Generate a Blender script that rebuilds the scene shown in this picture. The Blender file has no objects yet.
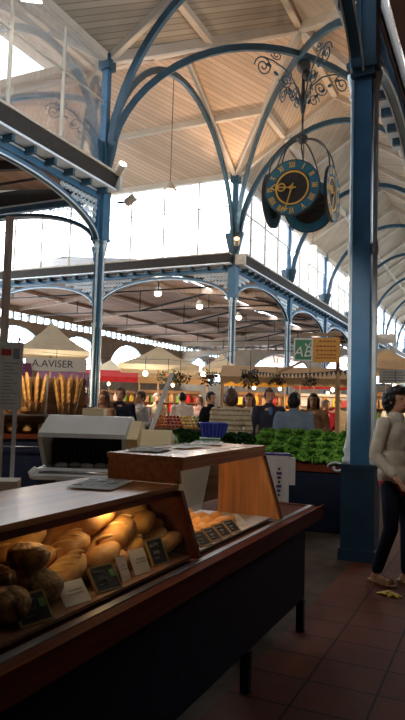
import bpy, bmesh, math, random
from mathutils import Vector, Matrix, Euler, noise
PI = math.pi
R = math.radians
rnd = random.Random(7)
SC = bpy.context.scene
COL = SC.collection

# ------------------------------------------------------------------ materials
def lin(c):
    return tuple((v / 12.92 if v <= .04045 else ((v + .055) / 1.055) ** 2.4) for v in [x / 255 for x in c])

def new_mat(name):
    m = bpy.data.materials.new(name)
    m.use_nodes = True
    nt = m.node_tree
    nt.nodes.clear()
    out = nt.nodes.new('ShaderNodeOutputMaterial')
    return m, nt, out

def pmat(name, rgb, rough=.6, metal=0, var=.12, scale=6, bump=0, emit=None, estr=0, spec=.4, rgb2=None, detail=4):
    """painted / natural surface with a soft noise variation"""
    m, nt, out = new_mat(name)
    N = nt.nodes
    b = N.new('ShaderNodeBsdfPrincipled')
    tc = N.new('ShaderNodeTexCoord')
    nz = N.new('ShaderNodeTexNoise')
    nz.inputs['Scale'].default_value = scale
    nz.inputs['Detail'].default_value = detail
    nt.links.new(tc.outputs['Object'], nz.inputs['Vector'])
    cr = N.new('ShaderNodeValToRGB')
    c = lin(rgb)
    c2 = lin(rgb2) if rgb2 else tuple(v * (1 - var * 2) for v in c)
    cr.color_ramp.elements[0].position = .3
    cr.color_ramp.elements[1].position = .7
    cr.color_ramp.elements[0].color = (*c2, 1)
    cr.color_ramp.elements[1].color = (*[min(1, v * (1 + (0 if rgb2 else var))) for v in c], 1)
    nt.links.new(nz.outputs['Fac'], cr.inputs['Fac'])
    nt.links.new(cr.outputs['Color'], b.inputs['Base Color'])
    b.inputs['Roughness'].default_value = rough
    b.inputs['Metallic'].default_value = metal
    b.inputs['Specular IOR Level'].default_value = spec
    if bump:
        bp = N.new('ShaderNodeBump')
        bp.inputs['Strength'].default_value = bump
        bp.inputs['Distance'].default_value = .02
        nt.links.new(nz.outputs['Fac'], bp.inputs['Height'])
        nt.links.new(bp.outputs['Normal'], b.inputs['Normal'])
    if emit:
        b.inputs['Emission Color'].default_value = (*lin(emit), 1)
        b.inputs['Emission Strength'].default_value = estr
    nt.links.new(b.outputs['BSDF'], out.inputs['Surface'])
    return m

def board_mat(name, rgb, d, width, gap=.12, dark=.55, rough=.75):
    """tongue-and-groove boards: stripes across the vector d (metres)"""
    m, nt, out = new_mat(name)
    N = nt.nodes
    b = N.new('ShaderNodeBsdfPrincipled')
    g = N.new('ShaderNodeNewGeometry')
    dot = N.new('ShaderNodeVectorMath'); dot.operation = 'DOT_PRODUCT'
    v = Vector(d).normalized() / width
    dot.inputs[1].default_value = v
    nt.links.new(g.outputs['Position'], dot.inputs[0])
    fr = N.new('ShaderNodeMath'); fr.operation = 'FRACT'
    nt.links.new(dot.outputs['Value'], fr.inputs[0])
    lt = N.new('ShaderNodeMath'); lt.operation = 'LESS_THAN'; lt.inputs[1].default_value = gap
    nt.links.new(fr.outputs[0], lt.inputs[0])
    fl = N.new('ShaderNodeMath'); fl.operation = 'FLOOR'
    nt.links.new(dot.outputs['Value'], fl.inputs[0])
    wn = N.new('ShaderNodeTexWhiteNoise'); wn.noise_dimensions = '1D'
    nt.links.new(fl.outputs[0], wn.inputs['W'])
    nz = N.new('ShaderNodeTexNoise'); nz.inputs['Scale'].default_value = .8; nz.inputs['Detail'].default_value = 5
    nt.links.new(g.outputs['Position'], nz.inputs['Vector'])
    ad = N.new('ShaderNodeMath'); ad.operation = 'MULTIPLY_ADD'; ad.inputs[1].default_value = .4
    nt.links.new(wn.outputs['Value'], ad.inputs[0]); nt.links.new(nz.outputs['Fac'], ad.inputs[2])
    cr = N.new('ShaderNodeValToRGB')
    c = lin(rgb)
    cr.color_ramp.elements[0].position = .4; cr.color_ramp.elements[1].position = 1
    cr.color_ramp.elements[0].color = (*[x * .8 for x in c], 1)
    cr.color_ramp.elements[1].color = (*[min(1, x * 1.1) for x in c], 1)
    nt.links.new(ad.outputs[0], cr.inputs['Fac'])
    mx = N.new('ShaderNodeMix'); mx.data_type = 'RGBA'
    nt.links.new(lt.outputs[0], mx.inputs['Factor'])
    nt.links.new(cr.outputs['Color'], mx.inputs['A'])
    mx.inputs['B'].default_value = (*[x * dark for x in c], 1)
    nt.links.new(mx.outputs['Result'], b.inputs['Base Color'])
    b.inputs['Roughness'].default_value = rough
    b.inputs['Specular IOR Level'].default_value = .2
    nt.links.new(b.outputs['BSDF'], out.inputs['Surface'])
    return m

def wood_mat(name, rgb, rough=.35, axis=1, sc=1.0, spec=.5):
    m, nt, out = new_mat(name)
    N = nt.nodes
    b = N.new('ShaderNodeBsdfPrincipled')
    tc = N.new('ShaderNodeTexCoord'); mp = N.new('ShaderNodeMapping')
    s = [30 * sc, 30 * sc, 30 * sc]; s[axis] = 1.6 * sc
    mp.inputs['Scale'].default_value = s
    nt.links.new(tc.outputs['Object'], mp.inputs['Vector'])
    nz = N.new('ShaderNodeTexNoise'); nz.inputs['Scale'].default_value = 1; nz.inputs['Detail'].default_value = 6
    nt.links.new(mp.outputs['Vector'], nz.inputs['Vector'])
    cr = N.new('ShaderNodeValToRGB'); c = lin(rgb)
    cr.color_ramp.elements[0].position = .3; cr.color_ramp.elements[1].position = .75
    cr.color_ramp.elements[0].color = (*[x * .55 for x in c], 1)
    cr.color_ramp.elements[1].color = (*[min(1, x * 1.15) for x in c], 1)
    nt.links.new(nz.outputs['Fac'], cr.inputs['Fac'])
    nt.links.new(cr.outputs['Color'], b.inputs['Base Color'])
    b.inputs['Roughness'].default_value = rough
    b.inputs['Specular IOR Level'].default_value = spec
    nt.links.new(b.outputs['BSDF'], out.inputs['Surface'])
    return m

def glass_mat(name, tint=(1, 1, 1), refl=1.0, film=0.0, filmc=(.6, .6, .62)):
    """thin pane: clear transmission mixed with a fresnel reflection (and a little dust)"""
    m, nt, out = new_mat(name)
    N = nt.nodes
    tr = N.new('ShaderNodeBsdfTransparent'); tr.inputs['Color'].default_value = (*tint, 1)
    gl = N.new('ShaderNodeBsdfGlossy'); gl.inputs['Roughness'].default_value = .03
    lw = N.new('ShaderNodeFresnel'); lw.inputs['IOR'].default_value = 1.45
    ml = N.new('ShaderNodeMath'); ml.operation = 'MULTIPLY'; ml.inputs[1].default_value = refl
    nt.links.new(lw.outputs[0], ml.inputs[0])
    mx = N.new('ShaderNodeMixShader')
    nt.links.new(ml.outputs[0], mx.inputs[0]); nt.links.new(tr.outputs[0], mx.inputs[1]); nt.links.new(gl.outputs[0], mx.inputs[2])
    last = mx
    if film:
        df = N.new('ShaderNodeBsdfDiffuse'); df.inputs['Color'].default_value = (*filmc, 1)
        tl = N.new('ShaderNodeBsdfTranslucent'); tl.inputs['Color'].default_value = (*filmc, 1)
        a = N.new('ShaderNodeMixShader'); a.inputs[0].default_value = .5
        nt.links.new(df.outputs[0], a.inputs[1]); nt.links.new(tl.outputs[0], a.inputs[2])
        m2 = N.new('ShaderNodeMixShader'); m2.inputs[0].default_value = film
        nt.links.new(mx.outputs[0], m2.inputs[1]); nt.links.new(a.outputs[0], m2.inputs[2])
        last = m2
    nt.links.new(last.outputs[0], out.inputs['Surface'])
    return m

def emit_mat(name, rgb, s):
    m, nt, out = new_mat(name)
    e = nt.nodes.new('ShaderNodeEmission'); e.inputs['Color'].default_value = (*lin(rgb), 1); e.inputs['Strength'].default_value = s
    nt.links.new(e.outputs[0], out.inputs['Surface'])
    return m

def tile_mat(name):
    m, nt, out = new_mat(name)
    N = nt.nodes
    b = N.new('ShaderNodeBsdfPrincipled')
    g = N.new('ShaderNodeNewGeometry')
    mp = N.new('ShaderNodeMapping'); mp.inputs['Location'].default_value = (.22, .23, 0)
    nt.links.new(g.outputs['Position'], mp.inputs['Vector'])
    br = N.new('ShaderNodeTexBrick')
    br.offset = 0; br.squash = 1
    br.inputs['Scale'].default_value = 1
    br.inputs['Brick Width'].default_value = .40; br.inputs['Row Height'].default_value = .36
    br.inputs['Mortar Size'].default_value = .007
    br.inputs['Color1'].default_value = (*lin((112, 56, 34)), 1)
    br.inputs['Color2'].default_value = (*lin((102, 50, 30)), 1)
    br.inputs['Mortar'].default_value = (*lin((50, 26, 18)), 1)
    nt.links.new(mp.outputs['Vector'], br.inputs['Vector'])
    nz = N.new('ShaderNodeTexNoise'); nz.inputs['Scale'].default_value = 5; nz.inputs['Detail'].default_value = 6
    nt.links.new(g.outputs['Position'], nz.inputs['Vector'])
    mx = N.new('ShaderNodeMix'); mx.data_type = 'RGBA'; mx.blend_type = 'MULTIPLY'; mx.inputs['Factor'].default_value = .5
    nt.links.new(br.outputs['Color'], mx.inputs['A']); nt.links.new(nz.outputs['Color'], mx.inputs['B'])
    nt.links.new(mx.outputs['Result'], b.inputs['Base Color'])
    b.inputs['Roughness'].default_value = .7
    b.inputs['Specular IOR Level'].default_value = .12
    nt.links.new(b.outputs['BSDF'], out.inputs['Surface'])
    return m

M = {}
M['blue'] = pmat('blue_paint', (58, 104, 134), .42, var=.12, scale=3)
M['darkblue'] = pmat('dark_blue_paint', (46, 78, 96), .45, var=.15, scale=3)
M['pale'] = pmat('pale_paint', (222, 234, 240), .5, var=.06)
M['palegreen'] = pmat('pale_grey_green_paint', (150, 170, 176), .5, var=.08)
M['cream'] = pmat('cream_paint', (190, 180, 164), .6, var=.06, scale=2)
M['gutter'] = pmat('gutter_metal', (92, 88, 84), .5, metal=.2, var=.15, scale=4)
M['gutter_dark'] = pmat('gutter_dark', (52, 46, 42), .7, var=.15, scale=8)
M['white'] = pmat('white_paint', (226, 226, 222), .5, var=.04)
M['iron'] = pmat('black_iron', (38, 44, 50), .5, var=.1)
M['gold'] = pmat('gilt', (222, 176, 84), .35, metal=.35, var=.06)
M['teal'] = pmat('clock_teal', (40, 100, 126), .45, var=.1)
M['clock_dark'] = pmat('clock_dark', (44, 40, 40), .6, var=.2)
M['glass'] = glass_mat('window_glass', (.96, .98, 1), .8, .05)
M['glass_refl_grey'] = glass_mat('reflection_grey_glass', (.94, .95, .98), .8, .45, (.50, .50, .54))  # grey film puts the upper panes' reflections into the glass colour
M['case_glass'] = glass_mat('case_glass', (.97, .98, .98), .55)
M['lamp'] = emit_mat('lamp_glow', (255, 232, 196), 14)
M['lamp_white'] = emit_mat('flood_glow', (255, 246, 230), 20)
M['orange_glow'] = emit_mat('orange_glow', (255, 170, 110), 6)
M['tile'] = tile_mat('terracotta_tiles')
M['concrete'] = pmat('worn_concrete', (76, 62, 50), .85, var=.2, scale=4, spec=.15)
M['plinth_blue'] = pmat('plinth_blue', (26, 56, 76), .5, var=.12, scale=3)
M['bigblue'] = pmat('big_column_blue', (52, 104, 142), .45, var=.1, scale=3)
M['case_wood'] = wood_mat('varnished_case_wood', (206, 124, 64), .32, 1)
M['case_wood2'] = wood_mat('light_case_wood', (226, 150, 80), .38, 2)
M['top_wood'] = wood_mat('worn_counter_top', (204, 134, 78), .27, 1, .5, .5)
M['rail_wood'] = wood_mat('red_brown_rail', (100, 47, 25), .75, 1, 1.0, .1)
M['navy'] = pmat('navy_panel', (10, 20, 42), .6, spec=.2, var=.15)
M['navy2'] = pmat('navy_stall_panel', (26, 34, 62), .55, var=.15)
M['steel'] = pmat('brushed_steel', (150, 150, 150), .3, metal=.8, var=.05)
M['slicer'] = pmat('slicer_grey', (196, 198, 198), .4, metal=.25, var=.04)
M['slicer_dark'] = pmat('slicer_dark', (36, 36, 40), .5)
M['beige'] = pmat('beige_plastic', (208, 190, 150), .5, var=.05)
M['paper'] = pmat('paper', (222, 218, 206), .8, var=.04)
M['slate'] = pmat('slate', (30, 30, 30), .7)
M['chalk'] = pmat('chalk', (150, 150, 144), .9)
M['greenmark'] = pmat('green_mark', (96, 150, 66), .8)
M['tag_frame'] = pmat('tag_frame', (146, 120, 62), .5)
M['canvas'] = pmat('cream_canvas', (214, 200, 172), .85, var=.06, scale=3)
M['canvas_tan'] = pmat('tan_canvas', (186, 150, 106), .85, var=.06, scale=3)
M['canvas_brown'] = pmat('brown_canvas', (134, 104, 76), .85, var=.08, scale=3)
M['canvas_purple'] = pmat('purple_canvas', (104, 42, 82), .85, var=.08)
M['canvas_red'] = pmat('red_canvas', (196, 40, 44), .8, var=.1)
M['polewood'] = wood_mat('pole_wood', (184, 146, 104), .6, 2)
M['crate'] = wood_mat('crate_wood', (142, 96, 58), .7, 0)
M['pinkwood'] = wood_mat('grey_pink_wood', (214, 190, 172), .7, 2)
M['lettuce'] = pmat('lettuce_leaf', (134, 184, 78), .6, scale=14, rgb2=(62, 116, 40), bump=.3, spec=.1)
M['lettuce_dark'] = pmat('dark_leaf', (52, 92, 40), .6, scale=14, rgb2=(24, 52, 22), bump=.3, spec=.1)
M['plant_dark'] = pmat('hanging_leaf', (40, 56, 34), .7, scale=20, rgb2=(20, 30, 20))
M['blue_plastic'] = pmat('blue_plastic', (64, 74, 172), .4, var=.06)
M['green_plastic'] = pmat('green_plastic', (112, 150, 122), .5, var=.06)
M['bread'] = pmat('bread_crust', (212, 160, 84), .65, scale=7, rgb2=(150, 94, 40), bump=.5)
M['bread_pale'] = pmat('bread_floury', (226, 178, 106), .75, scale=7, rgb2=(168, 108, 56), bump=.5)
M['bread_dark'] = pmat('bread_rustic', (120, 74, 38), .75, scale=4, rgb2=(66, 40, 24), bump=.8)
M['rustic'] = pmat('rustic_crust', (200, 156, 96), .8, scale=26, rgb2=(70, 42, 24), bump=.9, detail=3)
M['flour'] = pmat('bread_cut', (234, 196, 128), .8, scale=8, rgb2=(196, 148, 84), bump=.6)
M['pastry'] = pmat('pastry', (232, 184, 96), .5, scale=9, rgb2=(176, 112, 48), bump=.4)
M['orange'] = pmat('orange_peel', (226, 124, 36), .5, scale=30)
M['redfruit'] = pmat('red_fruit', (176, 40, 30), .35, scale=6)
M['yellowfruit'] = pmat('yellow_fruit', (226, 190, 60), .5, scale=6)
M['greenfruit'] = pmat('green_fruit', (110, 150, 56), .5, scale=6)
M['sign_green'] = pmat('sign_green', (48, 136, 84), .5, var=.04)
M['sign_orange'] = pmat('sign_orange', (226, 158, 48), .5, var=.05)
M['sign_ink'] = pmat('sign_ink', (170, 76, 30), .6)
M['ink_grey'] = pmat('ink_grey', (150, 150, 152), .7)
M['ink_dark'] = pmat('ink_dark', (50, 48, 62), .7)
M['red_print'] = pmat('red_print', (200, 70, 64), .6)
M['purple_print'] = pmat('purple_print', (76, 62, 140), .6)
M['wall'] = pmat('plaster', (176, 160, 140), .85, var=.1, scale=1.5)
M['wall_dark'] = pmat('dark_plaster', (70, 60, 54), .9, var=.1)
M['skin'] = pmat('skin', (206, 152, 120), .55, var=.06)
M['lips'] = pmat('lips', (160, 84, 76), .5)
M['eye'] = pmat('eye_dark', (30, 24, 22), .3)
M['hair_black'] = pmat('hair_black', (26, 22, 22), .55, scale=40)
M['hair_brown'] = pmat('hair_brown', (84, 56, 40), .55, scale=40)
M['hair_grey'] = pmat('hair_grey', (120, 112, 104), .6, scale=40)
M['shoe'] = pmat('shoe_leather', (60, 44, 34), .5)
M['sandal'] = pmat('sandal_leather', (176, 140, 104), .6)
def cloth(rgb, k=[0]):
    k[0] += 1
    return pmat('cloth_%d' % k[0], rgb, .9, var=.07, scale=12, spec=.15)

# ------------------------------------------------------------------ mesh builder
class MB:
    def __init__(s):
        s.v = []; s.f = []; s.m = []; s.sm = []
    def add(s, vs, fs, m=0, smooth=False):
        b = len(s.v)
        s.v.extend(Vector(v) for v in vs)
        for f in fs:
            s.f.append([b + i for i in f]); s.m.append(m); s.sm.append(smooth)
        return s
    def box(s, c, size, m=0, rot=None, taper=None):
        x, y, z = [k / 2 for k in size]
        vs = [Vector((sx * x, sy * y, sz * z)) for sz in (-1, 1) for sy in (-1, 1) for sx in (-1, 1)]
        if taper:
            for v in vs[4:]:
                v.x *= taper[0]; v.y *= taper[1]
        if rot is not None:
            E_ = Euler(rot).to_matrix() if not isinstance(rot, Matrix) else rot
            vs = [E_ @ v for v in vs]
        vs = [v + Vector(c) for v in vs]
        return s.add(vs, [(0, 2, 3, 1), (4, 5, 7, 6), (0, 1, 5, 4), (2, 6, 7, 3), (0, 4, 6, 2), (1, 3, 7, 5)], m)
    def bb(s, x0, x1, y0, y1, z0, z1, m=0):
        return s.box(((x0 + x1) / 2, (y0 + y1) / 2, (z0 + z1) / 2), (abs(x1 - x0), abs(y1 - y0), abs(z1 - z0)), m)
    def beam(s, p, q, w, h, m=0, up=(0, 0, 1)):
        p = Vector(p); q = Vector(q); t = (q - p).normalized(); u = Vector(up)
        n = t.cross(u)
        if n.length < 1e-5: n = t.cross(Vector((1, 0, 0)))
        n.normalize(); b = n.cross(t)
        vs = [a + n * (sx * w / 2) + b * (sz * h / 2) for a in (p, q) for sx, sz in ((-1, -1), (1, -1), (1, 1), (-1, 1))]
        return s.add(vs, [(0, 1, 2, 3), (7, 6, 5, 4), (0, 4, 5, 1), (1, 5, 6, 2), (2, 6, 7, 3), (3, 7, 4, 0)], m)
    def sweep(s, pts, w, h, n, m=0, closed=False):
        """rectangular band along a path lying in a plane of normal n"""
        pts = [Vector(p) for p in pts]; n = Vector(n).normalized(); L = len(pts); vs = []
        for i, p in enumerate(pts):
            a = pts[(i - 1) % L] if (closed or i > 0) else p
            c = pts[(i + 1) % L] if (closed or i < L - 1) else p
            t = (c - a).normalized(); b = n.cross(t)
            vs += [p + n * (sx * w / 2) + b * (sz * h / 2) for sx, sz in ((-1, -1), (1, -1), (1, 1), (-1, 1))]
        fs = []
        for i in range(L if closed else L - 1):
            j = (i + 1) % L
            for k in range(4):
                k2 = (k + 1) % 4
                fs.append((i * 4 + k, i * 4 + k2, j * 4 + k2, j * 4 + k))
        if not closed:
            fs += [(3, 2, 1, 0), tuple((L - 1) * 4 + k for k in range(4))]
        return s.add(vs, fs, m)
    def tube(s, pts, r, seg=6, m=0, closed=False):
        pts = [Vector(p) for p in pts]; L = len(pts); vs = []; prev = None
        rr = r if isinstance(r, (list, tuple)) else [r] * L
        for i, p in enumerate(pts):
            a = pts[(i - 1) % L] if (closed or i > 0) else p
            c = pts[(i + 1) % L] if (closed or i < L - 1) else p
            t = (c - a).normalized()
            if prev is None:
                n = t.orthogonal().normalized()
            else:
                n = prev - t * prev.dot(t)
                n = n.normalized() if n.length > 1e-6 else t.orthogonal().normalized()
            prev = n; b = t.cross(n)
            for k in range(seg):
                an = 2 * PI * k / seg
                vs.append(p + (n * math.cos(an) + b * math.sin(an)) * rr[i])
        fs = []
        for i in range(L if closed else L - 1):
            j = (i + 1) % L
            for k in range(seg):
                fs.append((i * seg + k, i * seg + (k + 1) % seg, j * seg + (k + 1) % seg, j * seg + k))
        if not closed:
            fs += [tuple(reversed(range(seg))), tuple((L - 1) * seg + k for k in range(seg))]
        return s.add(vs, fs, m, True)
    def lathe(s, prof, c=(0, 0, 0), seg=16, m=0, rot=None):
        c = Vector(c); vs = []
        for r, z in prof:
            for k in range(seg):
                a = 2 * PI * k / seg
                v = Vector((r * math.cos(a), r * math.sin(a), z))
                if rot is not None: v = rot @ v
                vs.append(v + c)
        fs = []
        for i in range(len(prof) - 1):
            for k in range(seg):
                fs.append((i * seg + k, i * seg + (k + 1) % seg, (i + 1) * seg + (k + 1) % seg, (i + 1) * seg + k))
        fs += [tuple(reversed(range(seg))), tuple((len(prof) - 1) * seg + k for k in range(seg))]
        return s.add(vs, fs, m, True)
    def ell(s, c, r, m=0, rot=None, u=14, v=9):
        c = Vector(c); vs = [Vector((0, 0, -1))]; fs = []
        for i in range(1, v):
            a = -PI / 2 + PI * i / v
            for k in range(u):
                b = 2 * PI * k / u
                vs.append(Vector((math.cos(a) * math.cos(b), math.cos(a) * math.sin(b), math.sin(a))))
        vs.append(Vector((0, 0, 1)))
        for k in range(u):
            fs.append((0, 1 + (k + 1) % u, 1 + k))
            fs.append((len(vs) - 1, 1 + (v - 2) * u + k, 1 + (v - 2) * u + (k + 1) % u))
        for i in range(v - 2):
            for k in range(u):
                fs.append((1 + i * u + k, 1 + i * u + (k + 1) % u, 1 + (i + 1) * u + (k + 1) % u, 1 + (i + 1) * u + k))
        o = []
        for p in vs:
            p = Vector((p.x * r[0], p.y * r[1], p.z * r[2]))
            if rot is not None: p = (Euler(rot).to_matrix() if not isinstance(rot, Matrix) else rot) @ p
            o.append(p + c)
        return s.add(o, fs, m, True)
    def cone(s, p, q, r0, r1, m=0, seg=12):
        """limb: tapered, round at both ends"""
        p = Vector(p); q = Vector(q); t = (q - p).normalized()
        pts = []; rs = []
        for k in (-.95, -.7, -.35, 0):
            pts.append(p + t * (k * r0)); rs.append(r0 * math.sqrt(1 - k * k))
        for k in (0.001, .35, .7, .95):
            pts.append(q + t * (k * r1)); rs.append(r1 * math.sqrt(1 - k * k))
        return s.tube(pts, rs, seg, m)
    def prism(s, poly, y0, y1, m=0):
        """polygon in x,z extruded in y"""
        n = len(poly)
        vs = [(x, y0, z) for x, z in poly] + [(x, y1, z) for x, z in poly]
        fs = [tuple(range(n)), tuple(reversed(range(n, 2 * n)))] + [(i, n + i, n + (i + 1) % n, (i + 1) % n) for i in range(n)]
        return s.add(vs, fs, m)
    def quad(s, a, b, c, d, m=0):
        return s.add([a, b, c, d], [(0, 1, 2, 3)], m)
    def tri(s, a, b, c, m=0):
        return s.add([a, b, c], [(0, 1, 2)], m)
    def xf(s, mat):
        s.v = [mat @ v for v in s.v]; return s
    def mesh(s, name, mats):
        me = bpy.data.meshes.new(name)
        me.from_pydata([tuple(v) for v in s.v], [], s.f)
        for m in (mats if isinstance(mats, (list, tuple)) else [mats]): me.materials.append(m)
        me.polygons.foreach_set('material_index', s.m)
        me.polygons.foreach_set('use_smooth', s.sm)
        bm = bmesh.new(); bm.from_mesh(me); bmesh.ops.recalc_face_normals(bm, faces=bm.faces); bm.to_mesh(me); bm.free()
        me.update()
        return me
    def build(s, name, mats, parent=None, loc=(0, 0, 0), rz=0):
        return link(name, s.mesh(name, mats), parent, loc, rz)

def link(name, me, parent=None, loc=(0, 0, 0), rz=0):
    o = bpy.data.objects.new(name, me); COL.objects.link(o)
    o.location = loc; o.rotation_euler = (0, 0, rz) if not isinstance(rz, (tuple, list)) else rz
    if parent: o.parent = parent
    return o
def tag(o, label, cat, group=None, kind=None):
    o['label'] = label; o['category'] = cat
    if group: o['group'] = group
    if kind: o['kind'] = kind
    return o
def thing(name, label, cat, loc=(0, 0, 0), rz=0, group=None, kind=None):
    return tag(link(name, None, None, loc, rz), label, cat, group, kind)
def struct(o, label=None, cat=None):
    o['kind'] = 'structure'
    if label: o['label'] = label; o['category'] = cat
    return o
def dup(o, loc, rz=None, label=None, group=None, parent=None):
    c = o.copy(); COL.objects.link(c); c.parent = parent
    if loc is not None: c.location = loc
    if rz is not None: c.rotation_euler = (0, 0, rz) if not isinstance(rz, (tuple, list)) else rz
    if label: c['label'] = label
    if group: c['group'] = group
    for ch in list(o.children):
        dup(ch, None, None, None, None, c)
    return c
ORD = 'first second third fourth fifth sixth seventh eighth ninth tenth eleventh twelfth thirteenth fourteenth fifteenth sixteenth'.split()
def text_obj(txt, size, mat, parent=None, loc=(0, 0, 0), rot=(0, 0, 0), name='lettering', depth=.001, shear=0, align='CENTER'):
    cu = bpy.data.curves.new('lettering', 'FONT'); cu.body = txt; cu.size = size; cu.extrude = depth; cu.align_x = align; cu.align_y = 'CENTER'; cu.shear = shear
    cu.resolution_u = 3
    t = bpy.data.objects.new('tmp', cu); COL.objects.link(t)
    dg = bpy.context.evaluated_depsgraph_get()
    me = bpy.data.meshes.new_from_object(t.evaluated_get(dg))
    bpy.data.objects.remove(t); bpy.data.curves.remove(cu)
    me.materials.clear(); me.materials.append(mat)
    return link(name, me, parent, loc, rot)
def remesh(mb, voxel, smooth=4, fac=.5):
    t = bpy.data.objects.new('tmp', mb.mesh('tmp', [M['skin']])); COL.objects.link(t)
    r = t.modifiers.new('r', 'REMESH'); r.mode = 'VOXEL'; r.voxel_size = voxel; r.use_smooth_shade = True
    if smooth:
        sm = t.modifiers.new('s', 'SMOOTH'); sm.factor = fac; sm.iterations = smooth
    dg = bpy.context.evaluated_depsgraph_get()
    me = bpy.data.meshes.new_from_object(t.evaluated_get(dg))
    old = t.data; bpy.data.objects.remove(t); bpy.data.meshes.remove(old)
    me.materials.clear()
    return me
def crumple(me, amp, sc, seed=0):
    for v in me.vertices:
        v.co += Vector(v.normal) * (noise.noise(Vector(v.co) * sc + Vector((seed, seed * .7, 3))) * amp)
    me.update()

# ------------------------------------------------------------------ building: numbers (metres)
XL, XR = -8.52, -1.40          # column rows of the long nave
YN, YF = 12.20, 20.45          # column rows of the cross nave
XC, YC = (XL + XR) / 2, (YN + YF) / 2
SPR, CROWN, BEAM = 5.38, 6.26, 6.42
GUT0, GUT1 = 6.55, 6.95
EAVE, RIDGE = 9.92, 12.25
ASPR = 7.70
BAY = 6.5
YEND = YF + BAY * 8
XEND = -24.0

# floor ------------------------------------------------------------
b = MB(); b.quad((-1.38, -6, 0), (9, -6, 0), (9, YEND + 4, 0), (-1.38, YEND + 4, 0), 0)
struct(b.build('floor', [M['tile']]), 'red terracotta tiled aisle floor', 'floor')
b = MB(); b.quad((-26, -6, 0), (-1.38, -6, 0), (-1.38, YEND + 4, 0), (-26, YEND + 4, 0), 0)
struct(b.build('floor', [M['concrete']]), 'grey brown concrete floor under the stalls', 'floor')

# columns ----------------------------------------------------------
def column_meshes(plinth_h=1.0, pw=.35):
    P = {}
    b = MB(); b.bb(-pw / 2, pw / 2, -pw / 2, pw / 2, 0, plinth_h - .05); b.bb(-pw / 2 - .02, pw / 2 + .02, -pw / 2 - .02, pw / 2 + .02, 0, .12)
    b.bb(-pw / 2 - .015, pw / 2 + .015, -pw / 2 - .015, pw / 2 + .015, plinth_h - .05, plinth_h)
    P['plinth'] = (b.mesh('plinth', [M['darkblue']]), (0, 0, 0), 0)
    b = MB(); b.bb(-.08, .08, -.08, .08, plinth_h, EAVE - .05)
    for sx in (-1, 1):
        b.bb(sx * .08 - .006, sx * .08 + .006, -.088, .088, plinth_h, SPR)
    P['shaft'] = (b.mesh('shaft', [M['blue']]), (0, 0, 0), 0)
    b = MB()
    b.lathe([(.075, plinth_h), (.075, plinth_h + .05), (.05, plinth_h + .08), (.068, plinth_h + .14), (.046, plinth_h + .22), (.030, plinth_h + .3), (.027, 3.3), (.04, 3.33), (.04, 3.42), (.027, 3.45),
             (.027, SPR - .3), (.045, SPR - .27), (.030, SPR - .2), (.062, SPR - .06), (.07, SPR)], (0, 0, 0), 10)
    P['colonnette'] = (b.mesh('colonnette', [M['pale']]), None, 0)
    b = MB(); b.bb(-.17, .17, -.17, .17, SPR, SPR + .07); b.bb(-.13, .13, -.13, .13, SPR - .08, SPR); b.bb(-.15, .15, -.15, .15, SPR + .07, GUT0)
    P['capital'] = (b.mesh('capital', [M['blue']]), (0, 0, 0), 0)
    b = MB(); b.bb(-.15, .15, -.15, .15, EAVE - .35, EAVE); b.bb(-.13, .13, -.13, .13, ASPR - .6, ASPR + .05)
    for a in range(4):
        q = MB(); q.prism([(.1, ASPR - .6), (.1, ASPR - 1.0), (.34, ASPR - .05), (.34, ASPR + .05), (.1, ASPR + .05)], -.05, .05); q.xf(Matrix.Rotation(a * PI / 2, 4, 'Z'))
        b.add(q.v, q.f, 0)
    P['upper_bracket'] = (b.mesh('upper_bracket', [M['darkblue']]), (0, 0, 0), 0)
    return P
CP = column_meshes()
def column(x, y, label, big=False):
    r = thing('iron_column', label, 'column', (x, y, 0), 0, None, 'structure')
    for k in ('plinth', 'shaft', 'capital', 'upper_bracket'):
        if not (big and k == 'shaft'):
            pl = link(k, CP[k][0], r)
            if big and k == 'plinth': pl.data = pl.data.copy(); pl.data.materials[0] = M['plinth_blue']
    if big:
        b = MB(); b.bb(-.09, .09, -.085, .085, 1.0, EAVE - .05); b.bb(-.096, -.086, -.09, -.07, 1.0, SPR); b.bb(.086, .096, -.09, -.07, 1.0, SPR); b.build('shaft', [M['bigblue']], r)
    for dx, dy in (((-.125, 0), (.125, .05)) if big else ((-.105, 0), (.105, 0), (0, -.105), (0, .105))):
        link('colonnette', CP['colonnette'][0], r, (dx, dy, 0))
    return r
cl = column(XR + .05, 6.95, 'big blue cast iron column with white colonnettes beside the woman in the cream jacket', True)
# small white scroll on its plinth
b = MB(); b.tube([(-.21 - .10 * math.cos(t) * (1 - t / 9) , 0, .86 + .07 * math.sin(t) * (1 - t / 9)) for t in [k * .5 for k in range(15)]], .012, 6)
b.build('scroll', [M['pale']], cl, (-.03, -.10, .09))
column(XL, YN, 'tall blue and white column behind the bread slicing machine')
column(XL, YF, 'slim blue column rising behind the blue basket')
column(XR, YN, 'blue column at the aisle corner of the crossing beyond the big blue column')
column(XR, YF, 'blue column at the far aisle corner of the crossing')
NTH = ORD
for i in range(1, 9):
    column(XL, YF + BAY * i, 'blue column, %s along the far arcade after the slim column by the basket' % NTH[i - 1])
    column(XR, YF + BAY * i, 'blue column, %s along the aisle side arcade beyond the crossing' % NTH[i - 1])
for i in (1, 2):
    column(XL, YN - BAY * i, 'blue column, %s before the crossing on the arcade over the bakery stall' % NTH[i - 1])
for i in (1, 2):
    column(XL - 5.8 * i, YF, 'blue column, %s along the far side of the cross nave' % NTH[i - 1])
    column(XL - 5.8 * i, YN, 'blue column, %s along the near side of the cross nave' % NTH[i - 1])

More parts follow.
